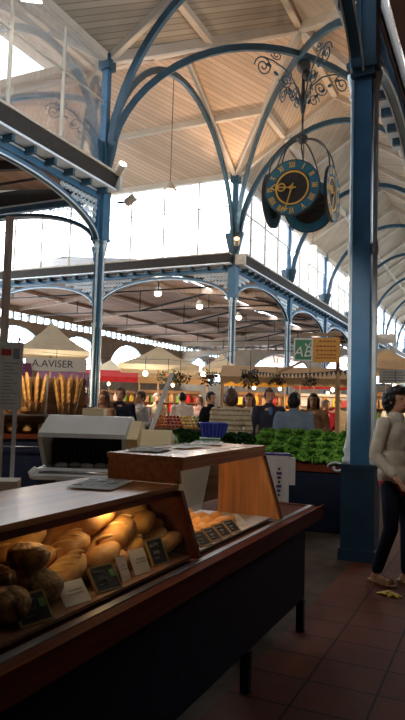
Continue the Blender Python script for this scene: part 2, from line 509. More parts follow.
# arcades ----------------------------------------------------------
def arch_fn(L, a0=.16, z0=SPR, z1=CROWN, n=24):
    out = []
    for i in range(n + 1):
        t = PI * i / n
        c = math.cos(t); s_ = math.sin(t)
        e = .62
        u = L / 2 - (L / 2 - a0) * math.copysign(abs(c), c)
        out.append((u, 0, z0 + (z1 - z0) * abs(s_) ** 1.1))
    return out
def arcade_meshes(L):
    b = MB()
    pts = arch_fn(L)
    b.sweep(pts, .12, .09, (0, 1, 0), 0)
    b.sweep([(p[0], -.065, p[2] - .05) for p in pts], .02, .03, (0, 1, 0), 1)
    b.sweep([(p[0], .065, p[2] - .05) for p in pts], .02, .03, (0, 1, 0), 1)
    b.bb(.1, L - .1, -.07, .07, BEAM - .08, BEAM + .06, 0)
    b.bb(.1, L - .1, -.09, .09, BEAM + .06, BEAM + .10, 1)
    arch = b.mesh('arcade_arch', [M['blue'], M['pale']])
    # spandrel: frame edges and scrolls between arch and beam
    b = MB()
    b.bb(.13, .19, -.04, .04, SPR + .05, BEAM - .06, 0)
    rs = random.Random(3)
    for k in range(60):
        u = .24 + (k % 10) * .14 + (k // 10) * .02
        row = k // 10
        z = BEAM - .15 - row * .15
        # arch height at u
        c = (L / 2 - u) / (L / 2 - .16); c = min(1, c); t = math.acos(min(1, c)); za = SPR + (CROWN - SPR) * math.sin(t) ** 1.1
        if z - .09 < za: continue
        b.tube([(u + .062 * math.cos(a), 0, z + .062 * math.sin(a)) for a in [2 * PI * j / 9 for j in range(9)]], .012, 4, 1, True)
        b.tube([(u + .028 * math.cos(a), 0, z + .028 * math.sin(a)) for a in [2 * PI * j / 6 for j in range(6)]], .012, 4, 1, True)
    sp = b.mesh('spandrel_scrollwork', [M['blue'], M['pale']])
    b = MB()
    # gutter on the nave side (+y): dark boxed gutter with pale lips and brackets
    b.prism([(0, 0), (1, 0), (1, 1), (0, 1)], 0, 1) if False else None
    y0, y1 = .05, .40
    def prof(poly, m):
        n = len(poly)
        vs = [(0, y, z) for y, z in poly] + [(L, y, z) for y, z in poly]
        b.add(vs, [tuple(range(n)), tuple(reversed(range(n, 2 * n)))] + [(i, n + i, n + (i + 1) % n, (i + 1) % n) for i in range(n)], m)
    prof([(y0, GUT0), (y1, GUT0), (y1, GUT0 + .05), (y0, GUT0 + .05)], 1)
    prof([(y0 + .02, GUT0 + .05), (y1 - .05, GUT0 + .05), (y1 + .05, GUT1 - .05), (y0 + .02, GUT1 - .05)], 0)
    prof([(y0 - .1, GUT1 - .05), (y1 + .09, GUT1 - .05), (y1 + .09, GUT1), (y0 - .1, GUT1)], 2)
    prof([(-.12, BEAM + .1), (.06, BEAM + .1), (.06, GUT1 - .06), (-.12, GUT1 - .06)], 0)
    k = .3
    while k < L:
        b.bb(k - .04, k + .04, .07, .33, GUT0 - .13, GUT0, 3); k += .62
    gu = b.mesh('gutter', [M['gutter_dark'], M['pale'], M['cream'], M['darkblue']])
    # clerestory
    n = max(3, round(L / 1.62)); fr = MB()
    fr.bb(0, L, -.05, .05, GUT1, GUT1 + .1); fr.bb(0, L, -.05, .05, EAVE - .14, EAVE - .02); fr.bb(0, L, -.02, .02, 8.73, 8.77)
    for i in range(1, n):
        fr.bb(L * i / n - .022, L * i / n + .022, -.035, .035, GUT1, EAVE - .05)
    frm = fr.mesh('window', [M['cream']])
    g = MB(); g.quad((0, 0, GUT1 + .05), (L, 0, GUT1 + .05), (L, 0, 8.75), (0, 0, 8.75))
    lower = g.mesh('lower_pane', [M['glass']])
    g = MB(); g.quad((0, 0, 8.75), (L, 0, 8.75), (L, 0, EAVE - .05), (0, 0, EAVE - .05))
    upper = g.mesh('upper_pane', [M['glass']])
    upper_d = g.mesh('upper_pane', [M['glass_refl_grey']])
    return dict(arch=arch, sp=sp, gu=gu, fr=frm, lo=lower, up=upper, upd=upper_d)
AM = {}
WN = [0]
def arcade(x0, y0, rz, L, label, refl_grey=False):
    """a bay starting at x0,y0; local +x runs along the bay, local +y is the nave side"""
    if L not in AM: AM[L] = arcade_meshes(L)
    m = AM[L]
    a = struct(link('arcade_arch', m['arch'], None, (x0, y0, 0), rz), 'blue arcade arch with pale edging ' + label, 'arch')
    link('spandrel_scrollwork', m['sp'], a)
    s2 = link('spandrel_scrollwork', m['sp'], a, (L, 0, 0), PI)
    struct(link('gutter', m['gu'], None, (x0, y0, 0), rz), 'dark roof gutter with pale lip ' + label, 'gutter')
    WN[0] += 1
    w = struct(link('window_%d' % WN[0], m['fr'], None, (x0, y0, 0), rz), 'high clerestory window ' + label, 'window')
    link('lower_pane', m['lo'], w); link('upper_pane', m['upd'] if refl_grey else m['up'], w)
# left row of long nave: nave side is +x.  local +x = -Y direction -> rz=-90 puts +x to -Y, +y to +X
arcade(XL, YN, -PI / 2, BAY, 'over the bakery stall')
arcade(XL, YN - BAY, -PI / 2, BAY, 'second over the bakery stall')
for i in range(8):
    arcade(XL, YF + BAY * (i + 1), -PI / 2, BAY, 'bay %s of the far arcade' % ORD[i], refl_grey=True)
for i in range(8):
    arcade(XR, YF + BAY * i, PI / 2, BAY, 'bay %s of the aisle side arcade' % ORD[i])
arcade(XR, 6.95, PI / 2, YN - 6.95, 'over the big blue column')
arcade(XR, 6.95 - BAY, PI / 2, BAY, 'above the counter aisle')
for i in range(2):   # cross nave: far row (nave side -Y) and near row (nave side +Y)
    arcade(XL - 5.8 * i, YF, PI, 5.8, 'bay %s on the far side of the cross nave' % ORD[i])
    arcade(XL - 5.8 * (i + 1), YN, 0, 5.8, 'bay %s on the near side of the cross nave' % ORD[i])
# aisle side of the cross nave
arcade(XR + 5.8, YF, PI, 5.8, 'on the aisle far side of the cross nave')
arcade(XR, YN, 0, 5.8, 'on the aisle near side of the cross nave')

M['cap_white'] = pmat('gutter_cap', (206, 204, 198), .5)
for (x, y, lab) in ((XL + .1, YN + .06, 'nearest column'), (XL + .1, YF - .06, 'slim column by the basket')):
    b = MB(); b.bb(0, .38, -.05, .05, GUT0 + .02, GUT1 - .02); b.bb(.05, .3, -.07, .07, GUT0 + .1, GUT1 - .12)
    struct(b.build('gutter_end', [M['cap_white']], None, (x, y, 0)), 'white end cap of the roof gutter at the ' + lab, 'gutter')

# roof -------------------------------------------------------------
slope = (RIDGE - EAVE)
def nrm(v): return Vector(v).normalized()
rX = nrm((XC - XL, 0, slope)); rX2 = nrm((XC - XR, 0, slope)); rY = nrm((0, YC - YN, slope)); rY2 = nrm((0, YC - YF, slope))
eX = Vector((1, 0, 0)); eY = Vector((0, 1, 0))
BW = .17
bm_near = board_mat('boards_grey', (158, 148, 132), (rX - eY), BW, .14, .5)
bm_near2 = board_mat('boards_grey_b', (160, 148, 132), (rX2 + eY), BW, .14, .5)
bm_far = board_mat('boards_warm', (206, 182, 158), (rY2 + eX), BW, .12, .55)  # lighter warm tone puts the orange lamp glow into the board colour
bm_far2 = board_mat('boards_warm_lit_b', (204, 182, 158), (rY - eX), BW, .12, .55)
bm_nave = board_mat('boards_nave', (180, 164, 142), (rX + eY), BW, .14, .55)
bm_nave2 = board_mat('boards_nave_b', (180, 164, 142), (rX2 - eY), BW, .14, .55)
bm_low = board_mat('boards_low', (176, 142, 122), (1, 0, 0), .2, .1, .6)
def ceil(name_label, quads, mats):
    b = MB()
    for q in quads:
        (b.quad if len(q[0]) == 4 else b.tri)(*q[0], q[1])
    o = b.build('ceiling', mats)
    return struct(o, name_label, 'ceiling')
E_, Rg = EAVE, RIDGE
Y0 = -4.0
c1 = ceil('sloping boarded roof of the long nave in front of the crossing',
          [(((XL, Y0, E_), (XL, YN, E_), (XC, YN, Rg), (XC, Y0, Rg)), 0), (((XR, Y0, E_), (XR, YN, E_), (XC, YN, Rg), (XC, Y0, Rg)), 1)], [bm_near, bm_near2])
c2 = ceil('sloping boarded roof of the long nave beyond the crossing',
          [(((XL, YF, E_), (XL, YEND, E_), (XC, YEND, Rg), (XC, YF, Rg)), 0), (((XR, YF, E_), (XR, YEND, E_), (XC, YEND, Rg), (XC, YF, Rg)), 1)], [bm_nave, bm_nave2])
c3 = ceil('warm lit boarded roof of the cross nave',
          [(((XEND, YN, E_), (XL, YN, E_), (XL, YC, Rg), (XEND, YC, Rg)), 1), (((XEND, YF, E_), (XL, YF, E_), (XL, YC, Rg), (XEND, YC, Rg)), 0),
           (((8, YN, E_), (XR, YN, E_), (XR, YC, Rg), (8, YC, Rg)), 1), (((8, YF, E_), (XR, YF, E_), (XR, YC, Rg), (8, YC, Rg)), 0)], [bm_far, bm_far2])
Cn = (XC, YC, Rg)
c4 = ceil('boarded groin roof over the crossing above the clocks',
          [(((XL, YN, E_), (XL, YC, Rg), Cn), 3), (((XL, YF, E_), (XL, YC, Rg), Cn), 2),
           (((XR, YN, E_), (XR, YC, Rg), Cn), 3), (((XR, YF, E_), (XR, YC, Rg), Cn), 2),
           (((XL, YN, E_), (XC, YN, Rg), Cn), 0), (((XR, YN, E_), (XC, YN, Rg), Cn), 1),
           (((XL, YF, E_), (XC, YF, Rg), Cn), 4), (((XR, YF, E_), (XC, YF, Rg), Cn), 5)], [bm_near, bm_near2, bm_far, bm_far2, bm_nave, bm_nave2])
dz = -.07
def rafter(p, q, parent, w=.16, h=.22, name='rafter'):
    p = Vector(p) + Vector((0, 0, dz)); q = Vector(q) + Vector((0, 0, dz))
    MB().beam(p, q, w, h).build(name, [M['cream']], parent)
for (x, y) in ((XL, YN), (XL, YF), (XR, YN), (XR, YF)):
    rafter((x, y, E_), Cn, c4, .2, .24)
    rafter((x, y, E_), (XC, y, Rg), c4); rafter((x, y, E_), (x, YC, Rg), c4)
for q in ((XL, YC), (XR, YC), (XC, YN), (XC, YF)):
    rafter((*q, Rg), Cn, c4, .18, .22, 'ridge_beam')
for (xa, ya, xb, yb, par) in ((XL, Y0, XL, YN, c1), (XR, Y0, XR, YN, c1), (XL, YF, XL, YEND, c2), (XR, YF, XR, YEND, c2), (XEND, YN, XL, YN, c3), (XEND, YF, XL, YF, c3)):
    rafter((xa, ya, E_), (xb, yb, E_), par, .2, .2, 'eave_beam')
for f in (.5,):
    zz = E_ + slope * f
    for s_, par in ((c1, (Y0, YN)), (c2, (YF, YEND))):
        for xx in (XL + (XC - XL) * f, XR + (XC - XR) * f):
            rafter((xx, par[0], zz), (xx, par[1], zz), s_, .14, .18, 'purlin')
    for yy in (YN + (YC - YN) * f, YF + (YC - YF) * f):
        rafter((XEND, yy, zz), (XL, yy, zz), c3, .16, .2, 'purlin')
        rafter((XL, yy, zz), (XL + (XC - XL) * f, yy, zz), c4, .16, .2, 'purlin')
        rafter((XR, yy, zz), (XR + (XC - XR) * f, yy, zz), c4, .16, .2, 'purlin')
    for xx in (XL + (XC - XL) * f, XR + (XC - XR) * f):
        rafter((xx, YN, zz), (xx, YN + (YC - YN) * f, zz), c4, .16, .2, 'purlin')
        rafter((xx, YF, zz), (xx, YF + (YC - YF) * f, zz), c4, .16, .2, 'purlin')
for y in (YN - 3.25, YN - BAY, YN - BAY - 3.25):
    rafter((XL, y, E_), (XC, y, Rg), c1); rafter((XR, y, E_), (XC, y, Rg), c1)
for i in range(1, 17):
    y = YF + BAY / 2 * i
    rafter((XL, y, E_), (XC, y, Rg), c2); rafter((XR, y, E_), (XC, y, Rg), c2)
for i in (1, 2):
    x = XL - 5.8 * i
    rafter((x, YN, E_), (x, YC, Rg), c3); rafter((x, YF, E_), (x, YC, Rg), c3)

# added mirror copy of the nave roof, standing for its reflection in the clerestory
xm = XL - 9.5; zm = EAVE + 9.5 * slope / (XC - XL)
c5 = ceil('added boarded roof standing for the nave roof reflection in the clerestory glass',
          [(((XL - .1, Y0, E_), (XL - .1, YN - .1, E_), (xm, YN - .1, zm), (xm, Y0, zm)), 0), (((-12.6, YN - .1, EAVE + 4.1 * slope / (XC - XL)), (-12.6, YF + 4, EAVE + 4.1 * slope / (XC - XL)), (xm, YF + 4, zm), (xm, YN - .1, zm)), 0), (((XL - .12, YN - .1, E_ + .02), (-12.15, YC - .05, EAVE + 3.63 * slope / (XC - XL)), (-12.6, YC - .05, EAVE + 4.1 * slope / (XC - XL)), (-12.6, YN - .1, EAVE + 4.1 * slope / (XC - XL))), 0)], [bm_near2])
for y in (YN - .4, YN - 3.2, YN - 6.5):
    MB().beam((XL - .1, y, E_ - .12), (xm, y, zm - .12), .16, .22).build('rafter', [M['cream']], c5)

# blue arched ribs carrying the roof -------------------------------------
def rib(p, q, label, rise=3.55, w=.11, h=.17, n=28, ex=1.25):
    p = Vector(p); q = Vector(q); n_ = (q - p).cross(Vector((0, 0, 1))).normalized()
    pts = []
    for i in range(n + 1):
        t = PI * i / n
        pts.append(p.lerp(q, (1 - math.cos(t)) / 2) + Vector((0, 0, rise * abs(math.sin(t)) ** ex)))
    b = MB(); b.sweep(pts, w, h, n_, 0)
    b.sweep([a + Vector((0, 0, .1)) for a in pts], w * .5, .03, n_, 1)
    struct(b.build('roof_rib', [M['darkblue'], M['palegreen']]), label, 'arch')
z = ASPR
rib((XL + .2, YN, z), (XR - .2, YN, z), 'blue arched rib crossing the long nave at the near side of the crossing', 3.75)
rib((XL + .2, YF, z), (XR - .2, YF, z), 'blue arched rib crossing the long nave at the far side of the crossing')
rib((XL, YN + .2, z), (XL, YF - .2, z), 'blue arched rib over the mouth of the cross nave')
rib((XR, YN + .2, z), (XR, YF - .2, z), 'blue arched rib over the aisle mouth of the cross nave')
rib((XL + .15, YN + .15, z), (XR - .15, YF - .15, z), 'blue diagonal rib from the slicing machine column to the clock boss', 3.7)
rib((XL + .15, YF - .15, z), (XR - .15, YN + .15, z), 'blue diagonal rib from the basket column to the clock boss', 3.7)
for i in range(1, 9):
    rib((XL + .2, YF + BAY * i, z), (XR - .2, YF + BAY * i, z), 'blue arched rib, %s beyond the crossing' % ORD[i - 1], 3.5)
rib((XL - .2, YN, z), (XL - 5.8, YN, z), 'short blue rib behind the nearest clerestory glass', 1.6)

# low side halls -----------------------------------------------------
zl = GUT0 + .1
xr_ = -16.2; zr = zl + .75
def yat(x): return zl + (zr - zl) * (XL - .2 - x) / (XL - .2 - xr_)
xs0, xs1 = -12.7, -12.2
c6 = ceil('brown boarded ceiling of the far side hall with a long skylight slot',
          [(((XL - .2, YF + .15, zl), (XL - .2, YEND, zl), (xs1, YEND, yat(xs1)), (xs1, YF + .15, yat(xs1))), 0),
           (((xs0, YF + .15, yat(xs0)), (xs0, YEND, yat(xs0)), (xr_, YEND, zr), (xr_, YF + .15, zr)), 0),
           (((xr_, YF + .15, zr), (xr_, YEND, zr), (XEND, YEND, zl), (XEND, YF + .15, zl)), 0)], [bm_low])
g = MB(); g.quad((xs1, YF + .2, yat(xs1)), (xs1, YEND, yat(xs1)), (xs0, YEND, yat(xs0)), (xs0, YF + .2, yat(xs0)))
WN[0] += 1
struct(g.build('window_%d' % WN[0], [M['glass']]), 'long narrow skylight in the low brown ceiling', 'window')
for i in range(0, 6):
    y = YF + 1.5 + i * BAY * .75
    MB().beam((XL - .2, y, zl - .1), (xr_, y, zr - .1), .14, .2).build('rafter', [M['pinkwood']], c6)
    MB().beam((xr_, y, zr - .1), (XEND, y, zl - .1), .14, .2).build('rafter', [M['pinkwood']], c6)
    MB().tube([(XL - .2, y, zl - .5), (XEND, y, zl - .5)], .03).build('tie_rod', [M['iron']], c6)
    for x in (-12.4, -16.2, -20):
        MB().tube([(x, y, zl - .5), (x, y, yat(max(x, 2 * xr_ - x)) - .1)], .025).build('hanger_rod', [M['iron']], c6)
    MB().beam((XL - .2, y, zl - .5), (-12.4, y, yat(-12.4) - .15), .06, .08).build('strut', [M['iron']], c6)
    MB().beam((-16.2, y, zl - .5), (-12.4, y, yat(-12.4) - .15), .06, .08).build('strut', [M['iron']], c6)
for x in (-10.5, -14.4, -18.3, -21):
    zz = yat(x) if x > xr_ else yat(2 * xr_ - x)
    MB().beam((x, YF + .2, zz - .06), (x, YEND, zz - .06), .12, .14).build('purlin', [M['pinkwood']], c6)
# near side hall
c7 = ceil('brown boarded ceiling of the hall above the bakery stall',
          [(((XL - .2, Y0, zl), (XL - .2, YN - .15, zl), (xr_, YN - .15, zr), (xr_, Y0, zr)), 0), (((xr_, Y0, zr), (xr_, YN - .15, zr), (XEND, YN - .15, zl), (XEND, Y0, zl)), 0)], [bm_low])
for i in range(3):
    y = YN - 2 - i * 3.2
    MB().beam((XL - .2, y, zl - .1), (xr_, y, zr - .1), .14, .2).build('rafter', [M['gutter_dark']], c7)
    MB().tube([(XL - .2, y, zl - .4), (XEND, y, zl - .4)], .03).build('tie_rod', [M['iron']], c7)
# hall over the photographer, and the roof over the far aisle hall
b = MB(); b.bb(8.0, 8.2, YN, YF, 0, 12.4)  # unseen wall added to block light entering from the aisle side
struct(b.build('wall_right', [M['wall_dark']]), 'added dark end wall blocking light at the aisle end of the cross nave', 'wall')
c8 = ceil('dark boarded ceiling above the tiled aisle', [(((XR + .2, Y0, zl), (XR + .2, YN - .15, zl), (9, YN - .15, zl + 1), (9, Y0, zl + 1)), 0)], [bm_low])
c9 = ceil('boarded ceiling of the aisle hall beyond the crossing', [(((XR + .2, YF + .15, zl), (XR + .2, YEND, zl), (9, YEND, zl + 1), (9, YF + .15, zl + 1)), 0)], [bm_low])

# pale zinc roofs over the low halls, added to bounce daylight onto the nave ceiling
M['zinc'] = pmat('zinc_roof', (214, 216, 220), .6, var=.05)
def zinc(lab, q):
    b = MB()
    for k in q: b.quad(*[(v[0], v[1], v[2] + .12) for v in k])
    struct(b.build('roof', [M['zinc']]), lab, 'roof')
zinc('pale zinc roof of the far side hall, added to bounce light', [((XL - .25, YF + .2, zl), (XL - .25, YEND, zl), (xs1, YEND, yat(xs1)), (xs1, YF + .2, yat(xs1))), ((xs0, YF + .2, yat(xs0)), (xs0, YEND, yat(xs0)), (xr_, YEND, zr), (xr_, YF + .2, zr)), ((xr_, YF + .2, zr), (xr_, YEND, zr), (XEND, YEND, zl), (XEND, YF + .2, zl))])
zinc('pale zinc roof of the near side hall, added to bounce light', [((XL - .25, Y0, zl), (XL - .25, YN - .2, zl), (xr_, YN - .2, zr), (xr_, Y0, zr)), ((xr_, Y0, zr), (xr_, YN - .2, zr), (XEND, YN - .2, zl), (XEND, Y0, zl))])
zinc('pale zinc roof over the tiled aisle, added to bounce light', [((XR + .25, Y0, zl), (XR + .25, YN - .2, zl), (9, YN - .2, zl + 1), (9, Y0, zl + 1))])
zinc('pale zinc roof of the aisle hall beyond, added to bounce light', [((XR + .25, YF + .2, zl), (XR + .25, YEND, zl), (9, YEND, zl + 1), (9, YF + .2, zl + 1))])

# outer walls --------------------------------------------------------
def wall_bay(L):
    b = MB()
    b.bb(0, L, -.1, .1, 0, 3.3, 0)
    n = 18; rad = L / 2 - .35; zb = 3.55
    b.bb(0, .35, -.1, .1, 3.3, 6.0, 0); b.bb(L - .35, L, -.1, .1, 3.3, 6.0, 0)
    pts = [(L / 2 - rad * math.cos(PI * i / n), zb + 2.1 * math.sin(PI * i / n)) for i in range(n + 1)]
    for i in range(n):
        b.prism([pts[i], pts[i + 1], (pts[i + 1][0], 5.95), (pts[i][0], 5.95)], -.1, .1, 0)
    b.bb(0, L, -.1, .1, 6.35, 7.0, 0)
    k = 0
    while k <= L:
        b.bb(k - .06, k + .06, -.08, .08, 5.9, 6.4, 1); k += L / 9
    b.sweep([(p[0], 0, p[1]) for p in pts], .22, .1, (0, 1, 0), 1)
    w = b.mesh('wall', [M['wall'], M['palegreen']])
    f = MB()
    for i in range(1, 7):
        a = PI * i / 7
        f.beam((L / 2 - .7 * math.cos(a), 0, zb + .6 * math.sin(a)), (L / 2 - rad * math.cos(a), 0, zb + 2.1 * math.sin(a)), .04, .05)
    f.sweep([(L / 2 - .7 * math.cos(PI * i / 10), 0, zb + .6 * math.sin(PI * i / 10)) for i in range(11)], .05, .05, (0, 1, 0))
    f.bb(.35, L - .35, -.03, .03, 3.3, 3.42)
    fm = f.mesh('window', [M['darkblue']])
    return w, fm
WB = wall_bay(5.8)
wall_count = [0]
def outer(x, y, rz, nm, lab):
    struct(link(nm, WB[0], None, (x, y, 0), rz), 'plaster wall bay with arched opening ' + lab, 'wall')
    WN[0] += 1
    struct(link('window_%d' % WN[0], WB[1], None, (x, y, 0), rz), 'half round fan window ' + lab, 'window')
for i in range(9):
    outer(XEND, YN - 5.8 + 5.8 * i, PI / 2, 'wall_left', 'bay %d of the far outer wall' % (i + 1))
YW = 46.5
for i in range(3):
    outer(XEND + 5.8 * i, YW, 0, 'wall_far', 'bay %d of the end wall of the side hall' % (i + 1))
for i in range(5):
    outer(XEND + 5.8 * i + 8, YEND + 1, 0, 'wall_far', 'bay %d of the end wall of the long nave' % (i + 1))
b = MB(); b.bb(8.9, 9.1, -6, YEND + 1, 0, 8)
struct(b.build('wall_right', [M['wall_dark']]), 'dark side wall beyond the tiled aisle', 'wall')
b = MB(); b.bb(-26, 9, -4.4, -4.2, 0, 13)
struct(b.build('wall_back', [M['wall_dark']]), 'dark wall behind the photographer', 'wall')
b = MB(); b.bb(XEND - .1, XEND + .1, -4.2, YN - 5.8, 0, 7)
struct(b.build('wall_left', [M['wall_dark']]), 'dark wall behind the bakery stall hall', 'wall')


# ------------------------------------------------------------------ light
w = bpy.data.worlds.new('sky'); SC.world = w; w.use_nodes = True
nt = w.node_tree; bg = nt.nodes['Background']
bg.inputs['Color'].default_value = (.86, .93, 1.0, 1); bg.inputs['Strength'].default_value = 7.0
def lamp(name, kind, loc, power, color=(1, .8, .6), size=.2, rot=None, spot=None):
    l = bpy.data.lights.new(name, kind); l.energy = power; l.color = color
    if kind == 'AREA': l.size = size
    elif kind != 'SUN': l.shadow_soft_size = size
    if spot: l.spot_size = spot; l.spot_blend = .6
    o = bpy.data.objects.new(name, l); COL.objects.link(o); o.location = loc
    if rot: o.rotation_euler = rot
    return o


# ================================================================== hanging clocks and ironwork
CX, CY, CZ = -4.93, 16.6, 7.40
def spiral(r0, turns, n=26, flip=1):
    out = []
    for i in range(n):
        t = i / (n - 1); a = turns * 2 * PI * t
        r = r0 * (1 - .88 * t)
        out.append((r * math.cos(a), flip * r * math.sin(a)))
    return out
sb = thing('scroll_bracket', 'blue wrought iron scroll bracket at the roof boss holding the clock rod', 'ironwork', (CX, CY, 11.2))
b = MB(); b.ell((0, 0, 0), (.2, .2, .22)); b.ell((.12, .0, -.32), (.14, .14, .16)); b.lathe([(.05, -1.4), (.09, -1.2), (.05, -.6), (.05, 0)], (0, 0, 0), 8)
b.build('boss', [M['iron']], sb)
for k in range(4):
    a = PI / 4 + k * PI / 2
    b = MB()
    def P2(u, z): return (u * math.cos(a), u * math.sin(a), z)
    # long S stem from the rod foot up and outwards, then the spiral head
    st = [(.03, -1.35), (.12, -.9), (.3, -.5), (.6, -.2), (.95, -.05), (1.25, .0)]
    b.tube([P2(*p) for p in st], .022, 5)
    b.tube([P2(1.25 + x * .9 - .0, -.28 + y) for x, y in spiral(.3, 2.0, 30)], .02, 5)
    b.tube([P2(.55 + x, -.55 + y) for x, y in spiral(.22, 1.7, 26, -1)], .018, 5)
    b.tube([P2(.35 + x, -.95 + y) for x, y in spiral(.18, 1.6, 24)], .016, 5)
    b.tube([P2(.85 + x, .12 + y * .8) for x, y in spiral(.17, 1.6, 24, -1)], .016, 5)
    for j in range(5):
        u = .2 + .22 * j; zz = -1.0 + .2 * j
        b.ell(P2(u, zz), (.05, .05, .09), 0, (0, R(30 + 10 * j), a), 6, 4)
    b.build('scroll', [M['darkblue']], sb)
ck = thing('hanging_clock', 'four faced hanging clock with teal dials and gilt roman numerals', 'clock', (CX, CY, CZ))
b = MB(); b.lathe([(.03, 1.84), (.03, 2.385)], (0, 0, 0), 8); b.build('rod', [M['iron']], ck)
b = MB(); b.ell((0, 0, 1.68), (.16, .16, .15)); b.build('hub', [M['iron']], ck)
ROM = ['XII', 'I', 'II', 'III', 'IIII', 'V', 'VI', 'VII', 'VIII', 'IX', 'X', 'XI']
def roman(b, s, c, up, right, h, y, m):
    """strokes of a roman numeral in the dial plane (x,z); up/right are 2-vectors"""
    wd = {'I': .045, 'V': .085, 'X': .085}
    tot = sum(wd[ch] for ch in s); x = -tot / 2
    def bar(x0, z0, x1, z1, t):
        p = [c[0] + right[0] * x0 + up[0] * z0, c[1] + right[1] * x0 + up[1] * z0]; q = [c[0] + right[0] * x1 + up[0] * z1, c[1] + right[1] * x1 + up[1] * z1]
        b.beam((p[0], y, p[1]), (q[0], y, q[1]), .012, t, m, (0, 1, 0)) if False else b.sweep([(p[0], y, p[1]), (q[0], y, q[1])], .012, t, (0, 1, 0), m)
    for ch in s:
        w_ = wd[ch]; xm_ = x + w_ / 2
        if ch == 'I': bar(xm_, -h / 2, xm_, h / 2, .024)
        elif ch == 'V': bar(x + .01, h / 2, xm_, -h / 2, .026); bar(x + w_ - .01, h / 2, xm_, -h / 2, .015)
        else: bar(x + .01, h / 2, x + w_ - .01, -h / 2, .026); bar(x + w_ - .01, h / 2, x + .01, -h / 2, .015)
        x += w_
def dial_mesh():
    RO = .74
    out = {}
    def ring(b, r0, r1, y0, y1, m, n=40):
        vs = []
        for i in range(n):
            a = 2 * PI * i / n
            for r, y in ((r0, y0), (r1, y0), (r1, y1), (r0, y1)):
                vs.append((r * math.sin(a), y, r * math.cos(a)))
        fs = []
        for i in range(n):
            j = (i + 1) % n
            for k in range(4):
                fs.append((i * 4 + k, i * 4 + (k + 1) % 4, j * 4 + (k + 1) % 4, j * 4 + k))
        b.add(vs, fs, m)
    b = MB(); ring(b, .50, RO, -.03, .03, 0); ring(b, RO, RO + .02, -.04, .04, 1)
    ring(b, .10, .50, -.012, .012, 1)
    for i in range(12):     # spokes on the inside of the dial
        a = 2 * PI * (i + .5) / 12
        b.sweep([(.08 * math.sin(a), .025, .08 * math.cos(a)), (.5 * math.sin(a), .025, .5 * math.cos(a))], .03, .03, (0, 1, 0), 2)
    b.lathe([(.1, -.03), (.1, .05)], (0, 0, 0), 12, 1, Matrix.Rotation(PI / 2, 3, 'X'))
    out['dial'] = b.mesh('dial', [M['teal'], M['clock_dark'], M['iron']])
    b = MB(); ring(b, .42, .465, -.03, -.012, 0)
    out['gilt_ring'] = b.mesh('gilt_ring', [M['gold']])
    for i, s_ in enumerate(ROM):
        b = MB()
        a = 2 * PI * i / 12
        up = (math.sin(a), math.cos(a)); rt = (math.cos(a), -math.sin(a))
        roman(b, s_, (.62 * math.sin(a), .62 * math.cos(a)), up, rt, .15, -.036, 0)
        out['lettering%d' % i] = b.mesh('lettering', [M['gold']])
    def hand(angle, ln, ringr):
        b = MB(); a = R(angle); d = (math.sin(a), math.cos(a)); n = (d[1], -d[0])
        b.sweep([(-d[0] * .12, -.05, -d[1] * .12), (d[0] * ln, -.05, d[1] * ln)], .012, .034, (0, 1, 0), 0)
        if ringr:
            c = (d[0] * ln * .62, d[1] * ln * .62)
            b.tube([(c[0] + ringr * math.sin(t), -.05, c[1] + ringr * math.cos(t)) for t in [2 * PI * j / 18 for j in range(18)]], .022, 5, 0, True)
            e = (d[0] * ln, d[1] * ln)
            b.sweep([(e[0] - n[0] * .08, -.05, e[1] - n[1] * .08), (e[0] + d[0] * .12, -.05, e[1] + d[1] * .12), (e[0] + n[0] * .08, -.05, e[1] + n[1] * .08)], .012, .04, (0, 1, 0), 0)
        else:
            e = (d[0] * ln * .9, d[1] * ln * .9)
            b.sweep([(e[0] - n[0] * .06, -.05, e[1] - n[1] * .06), (e[0] + d[0] * .1, -.05, e[1] + d[1] * .1), (e[0] + n[0] * .06, -.05, e[1] + n[1] * .06)], .012, .03, (0, 1, 0), 0)
        b.lathe([(.06, -.03), (.06, .03)], (0, -.05, 0), 12, 0, Matrix.Rotation(PI / 2, 3, 'X'))
        return b
    out['hour_hand'] = hand(-84, .46, .10).mesh('hour_hand', [M['gold']])
    out['minute_hand'] = hand(197, .62, 0).mesh('minute_hand', [M['gold']])
    return out
DM = dial_mesh()
for k in range(4):
    rz = k * PI / 2
    d = link('dial', DM['dial'], ck, (.86 * math.sin(rz), -.86 * math.cos(rz), 0), rz)
    for p in ['gilt_ring', 'hour_hand', 'minute_hand'] + ['lettering%d' % i for i in range(12)]:
        link(p.rstrip('0123456789'), DM[p], d)
    for s_ in (-.3, .3):
        b = MB(); 
        dr = Vector((math.sin(rz), -math.cos(rz), 0)); sd = Vector((math.cos(rz), math.sin(rz), 0))
        pts = []
        for j in range(9):
            t = j / 8
            rr = .12 + .74 * math.sin(t * PI / 2)
            pts.append(dr * rr + sd * s_ * t + Vector((0, 0, 1.66 - (1.66 - .66) * (1 - math.cos(t * PI / 2)))))
        b.tube(pts, .022, 5); b.build('arm', [M['iron']], ck)

